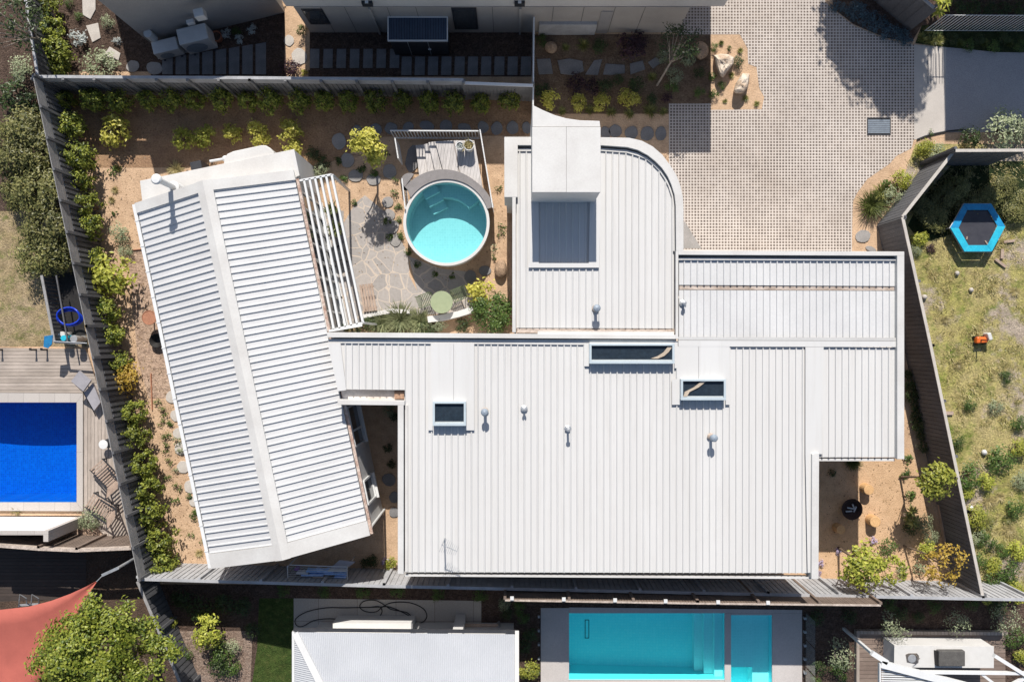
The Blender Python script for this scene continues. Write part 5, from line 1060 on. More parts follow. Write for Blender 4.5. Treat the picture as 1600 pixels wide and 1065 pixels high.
# bed between white screen and driveway
for i, (x, y, r) in enumerate(((861, 154, 16), (904, 160, 15), (939, 160, 15), (984, 153, 17))): plant('lime', x, y, r, 'yellow shrub in the bed above the tower, %s from the white screen' % ORD[i], 'yellow shrubs above the tower', 1.1)
for i, (x, y, r) in enumerate(((879, 172, 11), (922, 170, 13), (956, 172, 13), (985, 175, 13), (1018, 170, 18), (1038, 172, 11))): plant('tuft', x, y, r, 'grass tuft along the lower bed edge above the stepping stones, %s from the left' % ORD[i], 'grass tufts above the tower', .9)
plants([(848, 62, 11, 'green'), (912, 66, 15, 'tuft'), (936, 70, 13, 'dark'), (884, 72, 10, 'tuft'), (985, 70, 24, 'purple'), (1000, 62, 16, 'purple'), (901, 128, 17, 'purple'), (925, 134, 15, 'purple'), (945, 135, 13, 'dark'), (996, 132, 14, 'dark'), (1020, 118, 12, 'tuft'), (965, 124, 10, 'dark'), (848, 140, 14, 'dark'), (1043, 152, 9, 'purple'), (1017, 154, 10, 'dark'), (1094, 142, 10, 'green'), (1050, 136, 12, 'green'), (1094, 112, 10, 'dark')], '{0} in the bed between white screen and driveway, {1}', 'plants in the shaded bed', 'x', 1.0, {'purple': 'dark purple plant', 'tuft': 'grass tuft', 'dark': 'dark shrub', 'green': 'green shrub'})
for x, y, rx, ry, lb in ((861, 73, 11, 11, 'round sandstone boulder next to the white screen in the shaded bed'), (1096, 78, 13, 16, 'brown boulder half shaded behind the olive tree')): rock('boulder', lb, x, y, rx, ry, .35, 'rockbrown')
def rock_poly(lb, pts, z, m):
    c = Vector((sum(p[0] for p in pts) / len(pts), sum(p[1] for p in pts) / len(pts), 0)); b = MB(); n = len(pts); rg = random.Random(int(c.x)); rings = []
    for f, zz in ((1.02, 0), (1.0, z * .55), (.86, z * .86), (.55, z), (.2, z * .97)):
        rings.append([P(c.x + (p[0] - c.x) * f * rg.uniform(.96, 1.04), c.y + (p[1] - c.y) * f * rg.uniform(.96, 1.04), zz + (rg.uniform(-.05, .05) if zz else 0)) for p in pts])
    vs = [v for r_ in rings for v in r_]; k = len(rings)
    b.add(vs, [(i * n + q, i * n + (q + 1) % n, (i + 1) * n + (q + 1) % n, (i + 1) * n + q) for i in range(k - 1) for q in range(n)] + [tuple(range((k - 1) * n, k * n))])
    tag(b.build('boulder', M[m], None, bevel=.03), lb, 'rock')
rock_poly('white triangular boulder in the sunlit bed beside the driveway', [(1116, 87), (1126, 84.5), (1138, 85), (1147, 90), (1146, 100), (1137, 112), (1130, 121), (1125, 119), (1120, 105)], .6, 'rock')
rock_poly('oblong sandstone boulder lowest in the sunlit driveway bed', [(1160, 115), (1171, 116), (1170, 128), (1168, 137), (1161, 146), (1150, 146), (1146, 143), (1150, 130)], .55, 'rock')
tree('olive_tree', 'airy olive tree over the bed left of the driveway boulders', 1066, 64, 2.6, 36, 'dark', 620, .13, .04, .045, .7, 40, .14, tm='trunkpale', trunk=(-.45, -.8), limbs=12)
plant('olive', 1035, 88, 11, 'pale foliage tuft low on the olive tree left side'); plant('olive', 1053, 117, 15, 'pale leafed shrub under the olive tree'); plant('olive', 1075, 90, 13, 'grey shrub at the olive tree foot')
plants([(1128, 66, 7, 'tuftdark'), (1140, 76, 5, 'green'), (1158, 78, 8, 'tuft'), (1155, 96, 10, 'dark'), (1117, 74, 8, 'green'), (1117, 146, 9, 'green'), (1129, 134, 8, 'green'), (1144, 116, 8, 'tuft'), (1134, 157, 6, 'tuft'), (1166, 152, 9, 'tuft'), (1184, 161, 8, 'tuft'), (1115, 118, 8, 'smallgreen')], 'small clump among the sunlit driveway boulders, {1}', 'plants among the boulders')

# ------------------------------------------------------------------ upper right: grate, verge, grasses, shadow tree
o = root('drain_grate', 'dark steel drain grate set in the driveway pavers', 'drain grate', P(1373, 197)); b = MB()
for p, q in (((1354.5, 184), (1391.5, 186)), ((1354.5, 209), (1391.5, 211)), ((1354.5, 186), (1356, 209)), ((1390, 186), (1391.5, 209))): b.prism(PL([(p[0], p[1]), (q[0], p[1]), (q[0], q[1]), (p[0], q[1])]), 0, .025)
b.build('frame', M['dark'], o); b = MB()
for i in range(7): b.prism(PL([(1356, 187.5 + i * 3.1), (1390, 187.5 + i * 3.1), (1390, 189.3 + i * 3.1), (1356, 189.3 + i * 3.1)]), 0, .022)
b.build('bar', M['ventgrey'], o); MB().flat(PL([(1355, 185), (1391, 185), (1391, 210), (1355, 210)]), .011).build('pit', M['black'], o)
kind("silverblue", "blue_groundcover_plant", "plant", shrub_maker("blue", 260, .24, .13, .6, 14, .22, stem=False), 3)
plants([(x, y, 11, 'silverblue') for x, y in ((1306, 8), (1322, 14), (1336, 22), (1349, 16), (1352, 32), (1364, 24), (1367, 40), (1380, 34), (1384, 50), (1396, 44), (1402, 56), (1414, 52), (1340, 8), (1418, 62))], 'dark bluish low plant in the curved bed beside the driveway, {1}', 'blue plants by the driveway', 'x', .6)
plant('palmbright', 1462, 12, 26, 'bright yellow green palm at the dark fence end', None, .6)
plants([(1446, 56, 13, 'tuft'), (1460, 60, 14, 'tuft'), (1472, 60, 14, 'tuft'), (1452, 46, 10, 'tuft')], 'golden grass tuft above the striped driveway apron, {1}', 'grasses above the apron', 'x')
for i in range(9): plant(('dark', 'tuftdark', 'green')[i % 3], 1490 + i * 13, 60 + (i % 3) * 5, 11, 'shaded verge plant under the white slatted fence, %s from the left' % ORD[i], 'verge plants')
for i in range(5): plant('dark', 1500 + i * 24, 12, 13, 'dark shrub behind the white slatted fence, %s from the left' % ORD[i], 'shrubs behind the slatted fence')
plant('tuftdark', 1372, 318, 38, 'big spiky green grass clump between driveway and dark fence', None, .8); plant('tuft', 1388, 298, 30, 'smaller golden green grass clump behind the big spiky clump', None, .9); plant('olive', 1398, 306, 17, 'grey green shrub against the dark fence beside the grass clumps'); plant('limegreen', 1409, 280, 16, 'yellow green shrub above the big grass clump'); plant('sparse', 1392, 292, 14, 'loose stems between the yellow shrub and grass clump')
plant('limegreen', 1445, 230, 15, 'yellow green shrub at the fence corner by the road'); plant('olive', 1466, 240, 18, 'grey shrub against the dark fence corner', None, .7); plant('sparse', 1455, 207, 6, 'single brown seedling on the apron edge'); plant('olive', 1571, 200, 34, 'large feathery grey green shrub beside the road', None, .8); plant('dark', 1518, 212, 18, 'dark shrub left of the feathery roadside shrub'); plant('olive', 1600, 205, 26, 'feathery shrub cut by the right photo edge'); plant('straw', 1512, 228, 12, 'dry tuft behind the dark fence top')
b = MB(); pts = [P(x, y, .05) for x, y in ((1433, 218), (1445, 213), (1460, 209), (1480, 205), (1500, 203), (1512, 203))]; b.tube(pts, .03, 6); tag(b.build('kerb_edging', M['dark']), 'thin dark edging line between apron and planted verge', 'edging')
tree('driveway_tree', 'tall leafy tree beyond the upper edge shading the driveway', 1514, -509, 7.0, 118, 'tree', 13000, .27, .13, .2, .9, 80, .12, trunk=(-.4, -.6))
tree('driveway_tree', 'smaller leafy tree beyond the upper edge, nearer the road', 1561, -392, 7.0, 68, 'tree', 4200, .24, .11, .15, .9, 50, .13, trunk=(.1, .5))

# ------------------------------------------------------------------ right lawn: trampoline, toys, weeds
tr_ = root('trampoline', 'hexagonal trampoline with blue pads and black mat on the dry lawn', 'trampoline', P(1528, 357)); th = .52
hexo = [(1485, 356), (1506.5, 318), (1549, 318), (1571, 354), (1550, 393), (1507, 393)]; hexi = [(1498, 356), (1511.5, 328), (1544, 328), (1558.5, 353), (1543, 383), (1513.5, 383)]
W = PL(hexo, th); WI = PL(hexi, th); b = MB(); b.prism(WI, th - .06, th - .05); b.build('mat', M['mesh'], tr_)
for i in range(6):
    j = (i + 1) % 6; b = MB(); b.prism([W[i], W[j], WI[j], WI[i]], th - .035, th + (.002 if i % 2 else 0)); b.build('pad', M['padshaded' if i in (0, 1, 2) else 'padaqua'], tr_, bevel=.01)  # upper pads darker blue: fence shade put into the colour
    b = MB(); b.tube([(W[i].x, W[i].y, th - .06), (W[i].x, W[i].y, 0)], .022, 8); b.build('leg', M['galv'], tr_)
b = MB(); b.tube([(v.x, v.y, th - .06) for v in W], .022, 8, True); b.build('frame', M['galv'], tr_)
for lb, px, py, dx, dy in (('small tan stick lying on the trampoline mat, left', 1511, 374, .02, .12), ('small tan piece lying on the trampoline mat, right', 1540, 376, .1, -.14)):
    q = P(px, py, th); b = MB(); b.bar((q.x, q.y, th - .035), (q.x + dx, q.y + dy, th - .035), .05, .03); tag(b.build('wood_stick', M['bench']), lb, 'stick', 'sticks on the trampoline')
q = P(1537, 531, .35); o = root('toy_car', 'orange and white plastic ride on toy on the dry lawn', 'toy', (q.x, q.y, 0))
b = MB(); b.prism([(q.x - .26, q.y - .14), (q.x + .2, q.y - .1), (q.x + .22, q.y + .12), (q.x - .24, q.y + .13)], .1, .34); b.build('body', M['orange'], o, bevel=.05)
b = MB(); b.box((q.x + .2, q.y + .14, .28), (.16, .3, .36), .3); b.build('seat', M['whiteplastic'], o, bevel=.04)
for sx in (-.18, .16):
    for sy in (-.13, .13): b = MB(); b.tube([(q.x + sx, q.y + sy - .03, .1), (q.x + sx, q.y + sy + .03, .1)], .1, 12); b.build('wheel', M['black'], o)
b = MB(); b.tube([(q.x - .1, q.y, .3), (q.x - .1, q.y - .02, .75)], .025, 8); b.build('push_handle', M['black'], o)
for lb, px, py, r in (('white ball on the dry lawn near the green weeds', 1536, 706, .11), ('small grey stone on the lawn below the trampoline', 1494, 427, .09), ('small pale stone lower on the lawn', 1516, 453, .09), ('pale stone against the dark fence on the lawn', 1443, 464, .1), ('white pebble beside the lower dark fence', 1515, 793, .11)):
    q = P(px, py); b = MB(); b.ball((q.x, q.y, r * .7), (r, r * 1.1, r), R, .05); tag(b.build('ball' if 'ball' in lb else 'stone', M['whiteplastic'] if 'white' in lb else M['slabpale'], None, smooth=True), lb, 'ball' if 'ball' in lb else 'stone')
for lb, a, b__, ww in (('short plank lying right of the trampoline', (1568, 378), (1585, 376), .1), ('weathered timber offcut standing below the trampoline', (1566, 389), (1565, 404), .12), ('rusty branch pile right of the trampoline', (1555, 405), (1571, 417), .1), ('pale board lying by the fence on the lawn', (1477, 645), (1489, 645), .14)):
    b = MB(); b.bar(P(*a, .05), P(*b__, .05), ww, .08); tag(b.build('timber_offcut', M['bench']), lb, 'timber')
plants([(1556, 905, 22, 'green'), (1586, 925, 20, 'limegreen'), (1535, 880, 16, 'green'), (1590, 860, 18, 'limegreen'), (1566, 860, 14, 'green'), (1548, 820, 14, 'tuft'), (1592, 795, 18, 'green'), (1530, 838, 15, 'olive'), (1510, 772, 13, 'limegreen'), (1595, 750, 16, 'olive'), (1577, 812, 14, 'tuft'), (1540, 930, 14, 'limegreen')], 'lush weed clump in the lower right corner of the dry lawn, {1}', 'lush weeds in the lawn corner', 'y', .6)
b = MB()
for i in range(2600):
    x = R.uniform(1405, 1645); y = R.uniform(250, 925)
    if x < 1432 + (y - 340) * .19: continue
    pv = math.sin(x * .052 + 2 * math.sin(y * .021)) * math.cos(y * .047 + 1.7 * math.sin(x * .033)) + R.gauss(0, .3)
    if pv < -.35: continue
    q = P(x, y); big = R.uniform(.4, .9) + max(0, pv) * .7; dr = R.uniform(0, 6.28)
    for k in range(int(9 * big) + 4):
        a = dr + R.gauss(0, .9); l = R.uniform(.06, .15) * big; w_ = .012; o_ = Vector((q.x + R.gauss(0, .07), q.y + R.gauss(0, .07), .008)); b.add([o_ + Vector((w_ * math.sin(a), -w_ * math.cos(a), 0)), o_ - Vector((w_ * math.sin(a), -w_ * math.cos(a), 0)), o_ + Vector((l * math.cos(a), l * math.sin(a), l * R.uniform(.3, 1.1)))], [(0, 1, 2)])
tag(b.build('dry_grass', mat_leaf('leaf_lawn', (.22, .22, .055), (.70, .57, .28), .2)), 'dry grass tussocks across the right lawn', 'grass', kind='stuff')
plants([(1437, 373, 14, 'limegreen'), (1430, 392, 11, 'olive'), (1456, 388, 9, 'purple'), (1570, 721, 25, 'green'), (1518, 632, 12, 'green'), (1558, 635, 13, 'olive'), (1515, 745, 24, 'green'), (1541, 752, 15, 'limegreen'), (1523, 808, 20, 'limegreen'), (1545, 845, 18, 'green'), (1566, 778, 15, 'straw'), (1582, 830, 17, 'straw'), (1550, 785, 16, 'straw'), (1580, 893, 22, 'green'), (1552, 885, 15, 'limegreen'), (1460, 430, 10, 'straw'), (1596, 660, 15, 'green'), (1500, 570, 12, 'straw'), (1575, 590, 12, 'green'), (1480, 500, 10, 'straw'), (1590, 455, 13, 'straw'), (1500, 690, 14, 'green'), (1592, 700, 16, 'limegreen')], 'weed clump on the right lawn, {1}', 'weeds on the right lawn', 'y', .7)
for i in range(10): plant('bush', 1442 + i * 18, 285 + (i * 37 % 50) + max(0, 40 - i * 20), 23, 'dark bush in the shade behind the fence above the trampoline, %s from the left' % ORD[i], 'shaded bushes above the trampoline', .5)

# ------------------------------------------------------------------ left neighbour
for i, (x, y, r) in enumerate(((35, 205, 42), (62, 235, 40), (18, 250, 40), (66, 300, 46), (28, 300, 30), (78, 360, 44), (60, 400, 40), (92, 400, 30))): plant('bush', x, y, r, 'big dark olive bush outside the left charcoal fence, %s from the top' % ORD[i], 'bushes outside the left fence', .85)
tree('bare_branch_tree', 'dark open tree with pale bare branches in the top left corner', 12, 30, 3.0, 62, 'dark', 900, .15, .06, .07, .7, 50, .12, tm='trunkpale', trunk=(.3, -.3), limbs=16)
plant('olive', 32, 105, 22, 'pale shrub below the bare branch tree', None, .8); plant('dark', 20, 150, 30, 'dark shrub under the corner of the side fence', None, .8); plant('dark', 48, 160, 20, 'dark shrub against the outside of the charcoal fence corner')
o = root('pump_enclosure', 'dark slatted timber enclosure between dry lawn and charcoal fence', 'enclosure', P(95, 490)); b = MB()
for i in range(17): A_ = P(66 + i * 1.15, 432 + i * 6.2, 1.1); b.box((A_.x, A_.y, .55), (.03, .07, 1.1)); 
b.build('slat', M['fence'], o); b = MB(); b.bar(P(65, 430, 1.12), P(85, 534, 1.12), .1, .04); b.bar(P(85, 534, 1.12), P(128, 537, 1.12), .06, .05); b.build('rail', M['fencetop'], o); b = MB(); b.bar(P(88, 430, .9), P(106, 534, .9), .05, .05); b.build('cross_rail', M['fence'], o)
MB().flat(PL([(64, 425), (120, 425), (136, 536), (86, 536)]), .014).build('floor', M['black'], o)
b = MB(); cpt = P(108, 497, .8)
for k in range(3): b.tube([(cpt.x + (.5 - .03 * k) * math.cos(t * .35), cpt.y + (.30 + .02 * k) * math.sin(t * .35) + .04 * k, .75 + .05 * k + .04 * math.sin(t)) for t in range(18)], .035, 7, True)
tag(b.build('pool_hose', M['blueplastic'], None, smooth=True), 'coiled bright blue pool hose hanging in the dark enclosure', 'hose')
o = root('pool_net', 'blue leaf net on a long pole lying across the deck end', 'pool net', P(75, 533)); b = MB(); b.prism(PL([(69, 525), (83, 523), (81, 538), (75, 544), (68, 542)], 1.15), 1.12, 1.16); b.build('net', M['netblue'], o, bevel=.01); b = MB(); b.tube([P(84, 533, 1.16), P(136, 536, 1.16)], .02, 8); b.build('pole', M['galv'], o)
for lb, px, py, r, mm, hh in (('white pump fitting inside the dark enclosure', 96, 523, .12, 'whiteplastic', .6), ('round white filter lid in the enclosure', 115, 529, .13, 'galv', .8), ('aqua pump housing in the enclosure', 99, 528, .1, 'padaqua', .7)):
    q = P(px, py, hh); b = MB(); b.lathe((q.x, q.y, 0), [(0, 0), (r, 0), (r, hh - .1), (r * 1.15, hh - .08), (r * 1.1, hh), (0, hh)], 16); tag(b.build('pool_pump', M[mm]), lb, 'pool pump')
for i, x in enumerate((6, 59, 76)): q = P(x, 546); b = MB(); b.box((q.x, q.y, .25), (.06, .06, .5)); b.box((q.x, q.y + .03, .5), (.09, .09, .02)); tag(b.build('deck_post', M['black']), 'short black post on the upper deck edge, %s from the left' % ORD[i], 'post', 'posts on the deck edge')
o = root('folded_lounge', 'pair of grey lounge cushions leaning at the charcoal fence on the deck', 'lounger', P(140, 605)); b = MB()
def slabpts(mb, pts3): mb.add([Vector(p) + Vector((0, 0, dz)) for dz in (-.05, .05) for p in pts3], [(3, 2, 1, 0), (4, 5, 6, 7), (0, 1, 5, 4), (1, 2, 6, 5), (2, 3, 7, 6), (3, 0, 4, 7)])
slabpts(b, [P(112, 595, .9), P(125, 579, .9), P(143, 594, .75), P(131, 611, .75)]); b.build('upper_cushion', M['cushion'], o); b = MB(); slabpts(b, [P(132, 613, .55), P(146, 598, .55), P(158, 628, .4), P(148, 641, .4)]); b.build('lower_cushion', M['cushion'], o)
b = MB(); b.tube([P(113, 596, .85), P(130, 612, .5), P(150, 650, .1)], .02, 6); b.tube([P(130, 612, .5), P(133, 612, 0)], .02, 6); b.tube([P(126, 580, .85), P(126, 584, 0)], .02, 6); b.build('frame', M['dark'], o)
q = P(161, 694, .5); o = root('side_table', 'small round white side table on the deck by the charcoal fence', 'table', (q.x, q.y, 0)); b = MB(); b.lathe((q.x, q.y, 0), [(0, .46), (.17, .46), (.18, .49), (0, .5)], 24); b.build('tabletop', M['frame'], o); b = MB(); b.tube([(q.x, q.y, 0), (q.x, q.y, .46)], .03, 8); b.lathe((q.x, q.y, 0), [(.18, .1), (.17, .12), (0, .13)], 14); b.build('pedestal', M['dark'], o)
def lounger(lb, px, py, rz, s=1.0):
    q = P(px, py, .4); o = root('slatted_chair', lb, 'chair', (0, 0, 0), 'dark slatted chairs on the pool deck'); b = MB()
    for i in range(9): b.box((-.5 + i * .11, 0, .38 - .01 * i), (.055, .62, .02))
    b.build('seat', M['bench'], o, local=True); b = MB()
    for i in range(7): b.bar((.48 + .055 * i, -.31, .38 + .085 * i), (.48 + .055 * i, .31, .38 + .085 * i), .05, .02)
    b.build('backrest', M['bench'], o, local=True); b = MB()
    for sy in (-.33, .33): b.bar((-.55, sy, .36), (.5, sy, .3), .04, .05); b.bar((.46, sy, .32), (.86, sy, .98), .04, .05); b.bar((-.1, sy, .58), (.6, sy, .6), .05, .03)
    b.build('frame', M['dark'], o, local=True)
    for sx, sy in ((-.5, -.33), (-.5, .33), (.45, -.33), (.45, .33)): b = MB(); b.bar((sx, sy, 0), (sx, sy, .36), .045, .045); b.build('leg', M['dark'], o, local=True)
    o.location = (q.x, q.y, 0); o.rotation_euler = (0, 0, rz)
lounger('dark slatted deck chair, upper of the two right of the blue pool', 164, 741, math.radians(-48)); lounger('dark slatted deck chair, lower of the two right of the blue pool', 157, 792, math.radians(-32))
o = root('water_wall', 'white rendered wall with grey tiled cap below the blue pool', 'wall', P(60, 812)); b = MB(); b.prism(PL([(-140, 828), (67, 829), (67, 834), (-140, 834)], 2.35), 0, 2.3); b.build('wall', mat('white_render_clean', (.82, .81, .80), None, 1, 20, .02, .7), o)
b = MB(); b.prism(PL([(-140, 829.5), (67, 829.5), (67, 836), (-140, 836)], 2.42), 2.3, 2.36); b.build('wall_cap', M['coping'], o); b = MB(); b.prism(PL([(67.2, 829), (75, 829), (75, 846), (67.2, 846)], 2.42), 0, 2.4); b.build('end_pier', M['coping'], o)
plant('olive', 142, 811, 22, 'pale green bush at the end of the white wall', None, .7); plant('straw', 20, 799, 12, 'dry tuft along the lower pool coping')
b = MB(); b.prism(PL([(100, 826), (190, 818), (203, 842), (92, 845)]), 0, .05); tag(b.build('gravel_bed', M['gravel']), kind='structure')
b = MB()   # red shade sail, gently sagging sheet
tip, n = P(151, 908, 3.0), 14
edge_t = [(-60, 956), (0, 952), (45, 947), (80, 938), (110, 927), (132, 917), (151, 907)]; edge_b = [(-60, 1100), (10, 1100), (45, 1085), (80, 1040), (105, 990), (128, 945), (151, 909)]
vs = []; m_ = len(edge_t)
for i in range(m_):
    for j in range(7): t = j / 6; x = edge_t[i][0] * (1 - t) + edge_b[i][0] * t; y = edge_t[i][1] * (1 - t) + edge_b[i][1] * t; vs.append(P(x, y, 2.9 - .25 * math.sin(math.pi * t) * (1 - i / m_)))
b.add(vs, [(i * 7 + j, (i + 1) * 7 + j, (i + 1) * 7 + j + 1, i * 7 + j + 1) for i in range(m_ - 1) for j in range(6)])
so_ = b.build('shade_sail', M['sail'], None, smooth=True); sm_ = so_.modifiers.new('thick', 'SOLIDIFY'); sm_.thickness = .01; tag(so_, 'red triangular shade sail stretched toward a steel arm', 'shade sail')
b = MB(); b.bar(P(160, 898, 2.95), P(184, 887, 3.2), .1, .06); b.tube([P(151, 908, 2.92), P(162, 897, 2.95)], .018, 6); q = P(184, 887, 3.2); b.tube([(q.x, q.y, 3.2), (q.x, q.y, 0)], .05, 10); tag(b.build('sail_pole', M['galv']), 'steel arm and post holding the tip of the red sail', 'pole')
o = root('pool_ladder', 'bent steel ladder rails beside the red sail', 'ladder', P(45, 940)); b = MB()
for x in (29, 48): b.tube([P(x, 948, .1), P(x + 1, 940, .8), P(x + 2, 928, 1.0), P(x + 12, 934, .8), P(x + 13, 946, .1)], .022, 7)
b.build('handrail', M['galv'], o); b = MB(); b.bar(P(29, 945, .35), P(60, 943, .35), .08, .03); b.build('rung', M['galv'], o)
b = MB(); q = P(141, 931, .3); b.lathe((q.x, q.y, 0), [(.16, 0), (.22, .32), (.18, .32), (.14, .05), (0, .05)], 20); tag(b.build('plant_pot', M['fencebrown']), 'empty round pot in the dark yard beside the red sail', 'plant pot')
tree('leafy_tree', 'large bright green leafy tree at the lower left edge', 158, 1034, 4.2, 116, 'tree', 30000, .12, .075, .14, .75, 230, .06, lobes=34, trunk=(.2, .2), limbs=14)

# ------------------------------------------------------------------ lower neighbours
h3 = root('neighbour_house', 'white neighbour house with fine corrugated hip roof at the lower edge', 'house', P(640, 1100)); HE = 2.9
MB().prism(PL([(470, 1016), (803, 1016), (803, 1350), (470, 1350)], HE), 0, 2.86).build('wall', M['wall'], h3)
A, B = P(460.5, 985.5, HE), P(809, 988.5, HE); hw = 3.8; rise = .62
zs = lambda u, v: HE + .02 + max(0, -(v - A.y)) * .30
b = ribsheet([(A.x + .02, A.y - .02), (B.x - .1, B.y - .02), (B.x - .1, A.y - 5), (A.x + 3.2, A.y - 5)], zs, EX, EY, O0, .076, .05, .01, .017); b.build('corrugated_roof', M['corr'], h3)
b = ribsheet([(A.x, A.y - .05), (A.x + 3.2, A.y - 5.0), (A.x, A.y - 8)], lambda u, v: HE + .02 + (v - A.x) * .47, EY, EX, O0, .076, .05, .01, .017); b.build('hip_roof', M['corr'], h3)
b = MB(); b.bar((A.x + .03, A.y - .05, HE + .06), (A.x + 3.2, A.y - 5, HE + 1.56), .24, .05); b.build('hip_capping', M['roof2'], h3)
b = MB(); b.bar((A.x - .04, A.y + .05, HE - .01), (B.x + .02, B.y + .05, HE - .01), .10, .10); b.build('gutter', M['gutterblack'], h3)
b = MB(); b.bar((A.x - .04, A.y, HE), (A.x - .04, A.y - 6, HE), .09, .12); b.build('side_gutter', M['frame'], h3)
b = MB(); b.bar((B.x - .03, B.y + .12, HE + .08), (B.x - .03, B.y - 5, HE + 1.6), .14, .14); b.build('barge_capping', M['cap'], h3)
wy = P(0, 1016, HE).y
def h3box(px0, px1, z0, z1, name, m, dep, par=h3):
    x0_, x1_ = P(px0, 980, z1).x, P(px1, 980, z1).x; b = MB(); b.box(((x0_ + x1_) / 2, wy + dep / 2, (z0 + z1) / 2), (x1_ - x0_, dep, z1 - z0)); return b.build(name, m, par)
o = h3box(660, 703, 1.0, 2.1, 'window', M['frame'], .08); h3box(665, 698, 1.1, 2.0, 'window_pane', M['windowpane'], .095, o); h3box(520, 645, 0, .9, 'plinth', M['wall'], .30); h3box(706, 722, 0, 2.2, 'pier', M['wall'], .35)
o = root('timber_bench', 'low brown timber bench at the white lower house wall', 'bench', P(745, 978)); b = MB()
for i in range(4): b.bar(P(721, 975 + i * 3.4, .5), P(778, 976 + i * 3.4, .5), .075, .03)
b.build('seat', M['bench'], o); b = MB(); b.bar(P(778, 974, .3), P(786, 990, .3), .12, .6); b.build('end_panel', M['wallgrey'], o)
b = MB()
hp = [(650, 983), (650, 975), (661, 971), (667, 962), (661, 950), (640, 941), (612, 941), (597, 948), (588, 955), (572, 955), (562, 948), (568, 939), (585, 937), (598, 943), (610, 951), (625, 954), (637, 957), (645, 966), (650, 975), (640, 962), (610, 948), (590, 948), (540, 949), (510, 949), (480, 955), (462, 966), (463, 976), (473, 978), (490, 969), (515, 966), (545, 969), (575, 971), (590, 965), (597, 955), (592, 947), (575, 949)]
pts = []
for i in range(len(hp) - 1):
    for t in (0, .33, .66):
        p0, p1, p2, p3 = (hp[max(0, min(len(hp) - 1, i + k))] for k in (-1, 0, 1, 2)); f_ = lambda k: .5 * (2 * p1[k] + (p2[k] - p0[k]) * t + (2 * p0[k] - 5 * p1[k] + 4 * p2[k] - p3[k]) * t * t + (3 * p1[k] - p0[k] - 3 * p2[k] + p3[k]) * t ** 3); pts.append(P(f_(0), f_(1), .03 + .0004 * i))
b.tube(pts, .018, 6); tag(b.build('garden_hose', M['black'], None, smooth=True), 'long dark garden hose looped over the shaded concrete terrace', 'hose')
b = MB(); q = P(629, 968); b.ball((q.x, q.y, .08), (.1, .12, .08), R, .2); b.bar((q.x - .1, q.y + .05, .05), (q.x + .12, q.y - .04, .12), .05, .05); tag(b.build('hose_nozzle', M['black']), 'small black hose fitting lying on the terrace', 'fitting')
cl = root('clothes_rack', 'white folding clothes rack with blue and white washing at the lower fence', 'clothes rack', P(497, 893)); hz = 1.5
b = MB()
for p, q in (((449, 883), (450, 906)), ((542, 884), (543, 908)), ((453, 882), (543, 885)), ((450, 905), (543, 908))): b.bar(P(*p, hz), P(*q, hz), .03, .03)
b.build('frame', M['frame'], cl); b = MB()
for i in range(6): b.tube([P(450, 886 + i * 3.4, hz), P(543, 888 + i * 3.4, hz)], .006, 4)
b.build('line', M['frame'], cl)
for p in ((450, 884), (542, 886)): b = MB(); q = P(*p, hz); b.bar((q.x, q.y, 0), (q.x, q.y, hz), .03, .03); b.build('post', M['frame'], cl)
for i, (xa, xb, y, mm) in enumerate(((462, 481, 896, 'frame'), (470, 505, 899, 'clothblue'), (478, 520, 893, 'clothblue'), (505, 540, 897, 'clothblue'), (512, 541, 892, 'frame'), (488, 512, 902, 'bench'), (459, 466, 890, 'clothpurple'), (522, 540, 902, 'clothblue'))):
    b = MB(); A_, B_ = P(xa, y, hz + .02), P(xb, y + .4, hz + .02); n_ = 8; rows = []
    for j in range(n_ + 1):
        c = A_.lerp(B_, j / n_); wv = .03 * math.sin(j * 1.9 + i); rows.append([(c.x, c.y + .06 + wv, hz - .35), (c.x, c.y + .012, hz + .015), (c.x, c.y - .012, hz + .015), (c.x, c.y - .06 + wv, hz - .45 + .05 * math.sin(j))])
    b.add([v for r_ in rows for v in r_], [(j * 4 + k, (j + 1) * 4 + k, (j + 1) * 4 + k + 1, j * 4 + k + 1) for j in range(n_) for k in range(3)]); tag(b.build('hanging_cloth', M[mm], None, smooth=True), '%s cloth on the white clothes rack, %s from the left by its left end' % ({'frame': 'white', 'clothblue': 'blue', 'bench': 'brown', 'clothpurple': 'purple'}[mm], ORD[(1, 2, 3, 5, 6, 4, 0, 7)[i]]), 'washing', 'washing on the rack')
b = MB(); slabpts(b, [P(511, 891, 1.2), P(531, 874, 1.3), P(555, 877, 1.3), P(541, 888, 1.2)]); tag(b.build('hanging_towel', M['cushion']), 'grey towel spread over the right end of the clothes rack', 'towel')
# outdoor kitchen
o = root('timber_deck', 'brown timber deck under the outdoor kitchen in the lower right', 'deck', P(1455, 1030)); MB().prism(PL([(1343, 990), (1571, 992), (1571, 1150), (1343, 1150)], .2), 0, .2).build('boards', M['deckbrown'], o)
b = MB(); b.prism(PL([(1338, 985), (1575, 987), (1575, 992), (1338, 990)], .21), 0, .212); b.prism(PL([(1338, 990.2), (1343, 990.2), (1343, 1150), (1338, 1150)], .21), 0, .211); b.build('edge_board', M['deckgreyv'], o)
kt = root('outdoor_kitchen', 'white outdoor kitchen counter with sink and covered barbecue', 'counter', P(1475, 1020)); kh = 1.15
MB().prism(PL([(1398.5, 1008.5), (1552.5, 1010), (1552.5, 1042), (1397.5, 1041)], kh), .2, kh - .04).build('cabinet', M['wall'], kt); 
MB().prism(PL([(1397.5, 1007.5), (1553, 1009), (1553, 1043), (1397, 1042)], kh), kh - .04, kh).build('countertop', M['counter'], kt, bevel=.006)
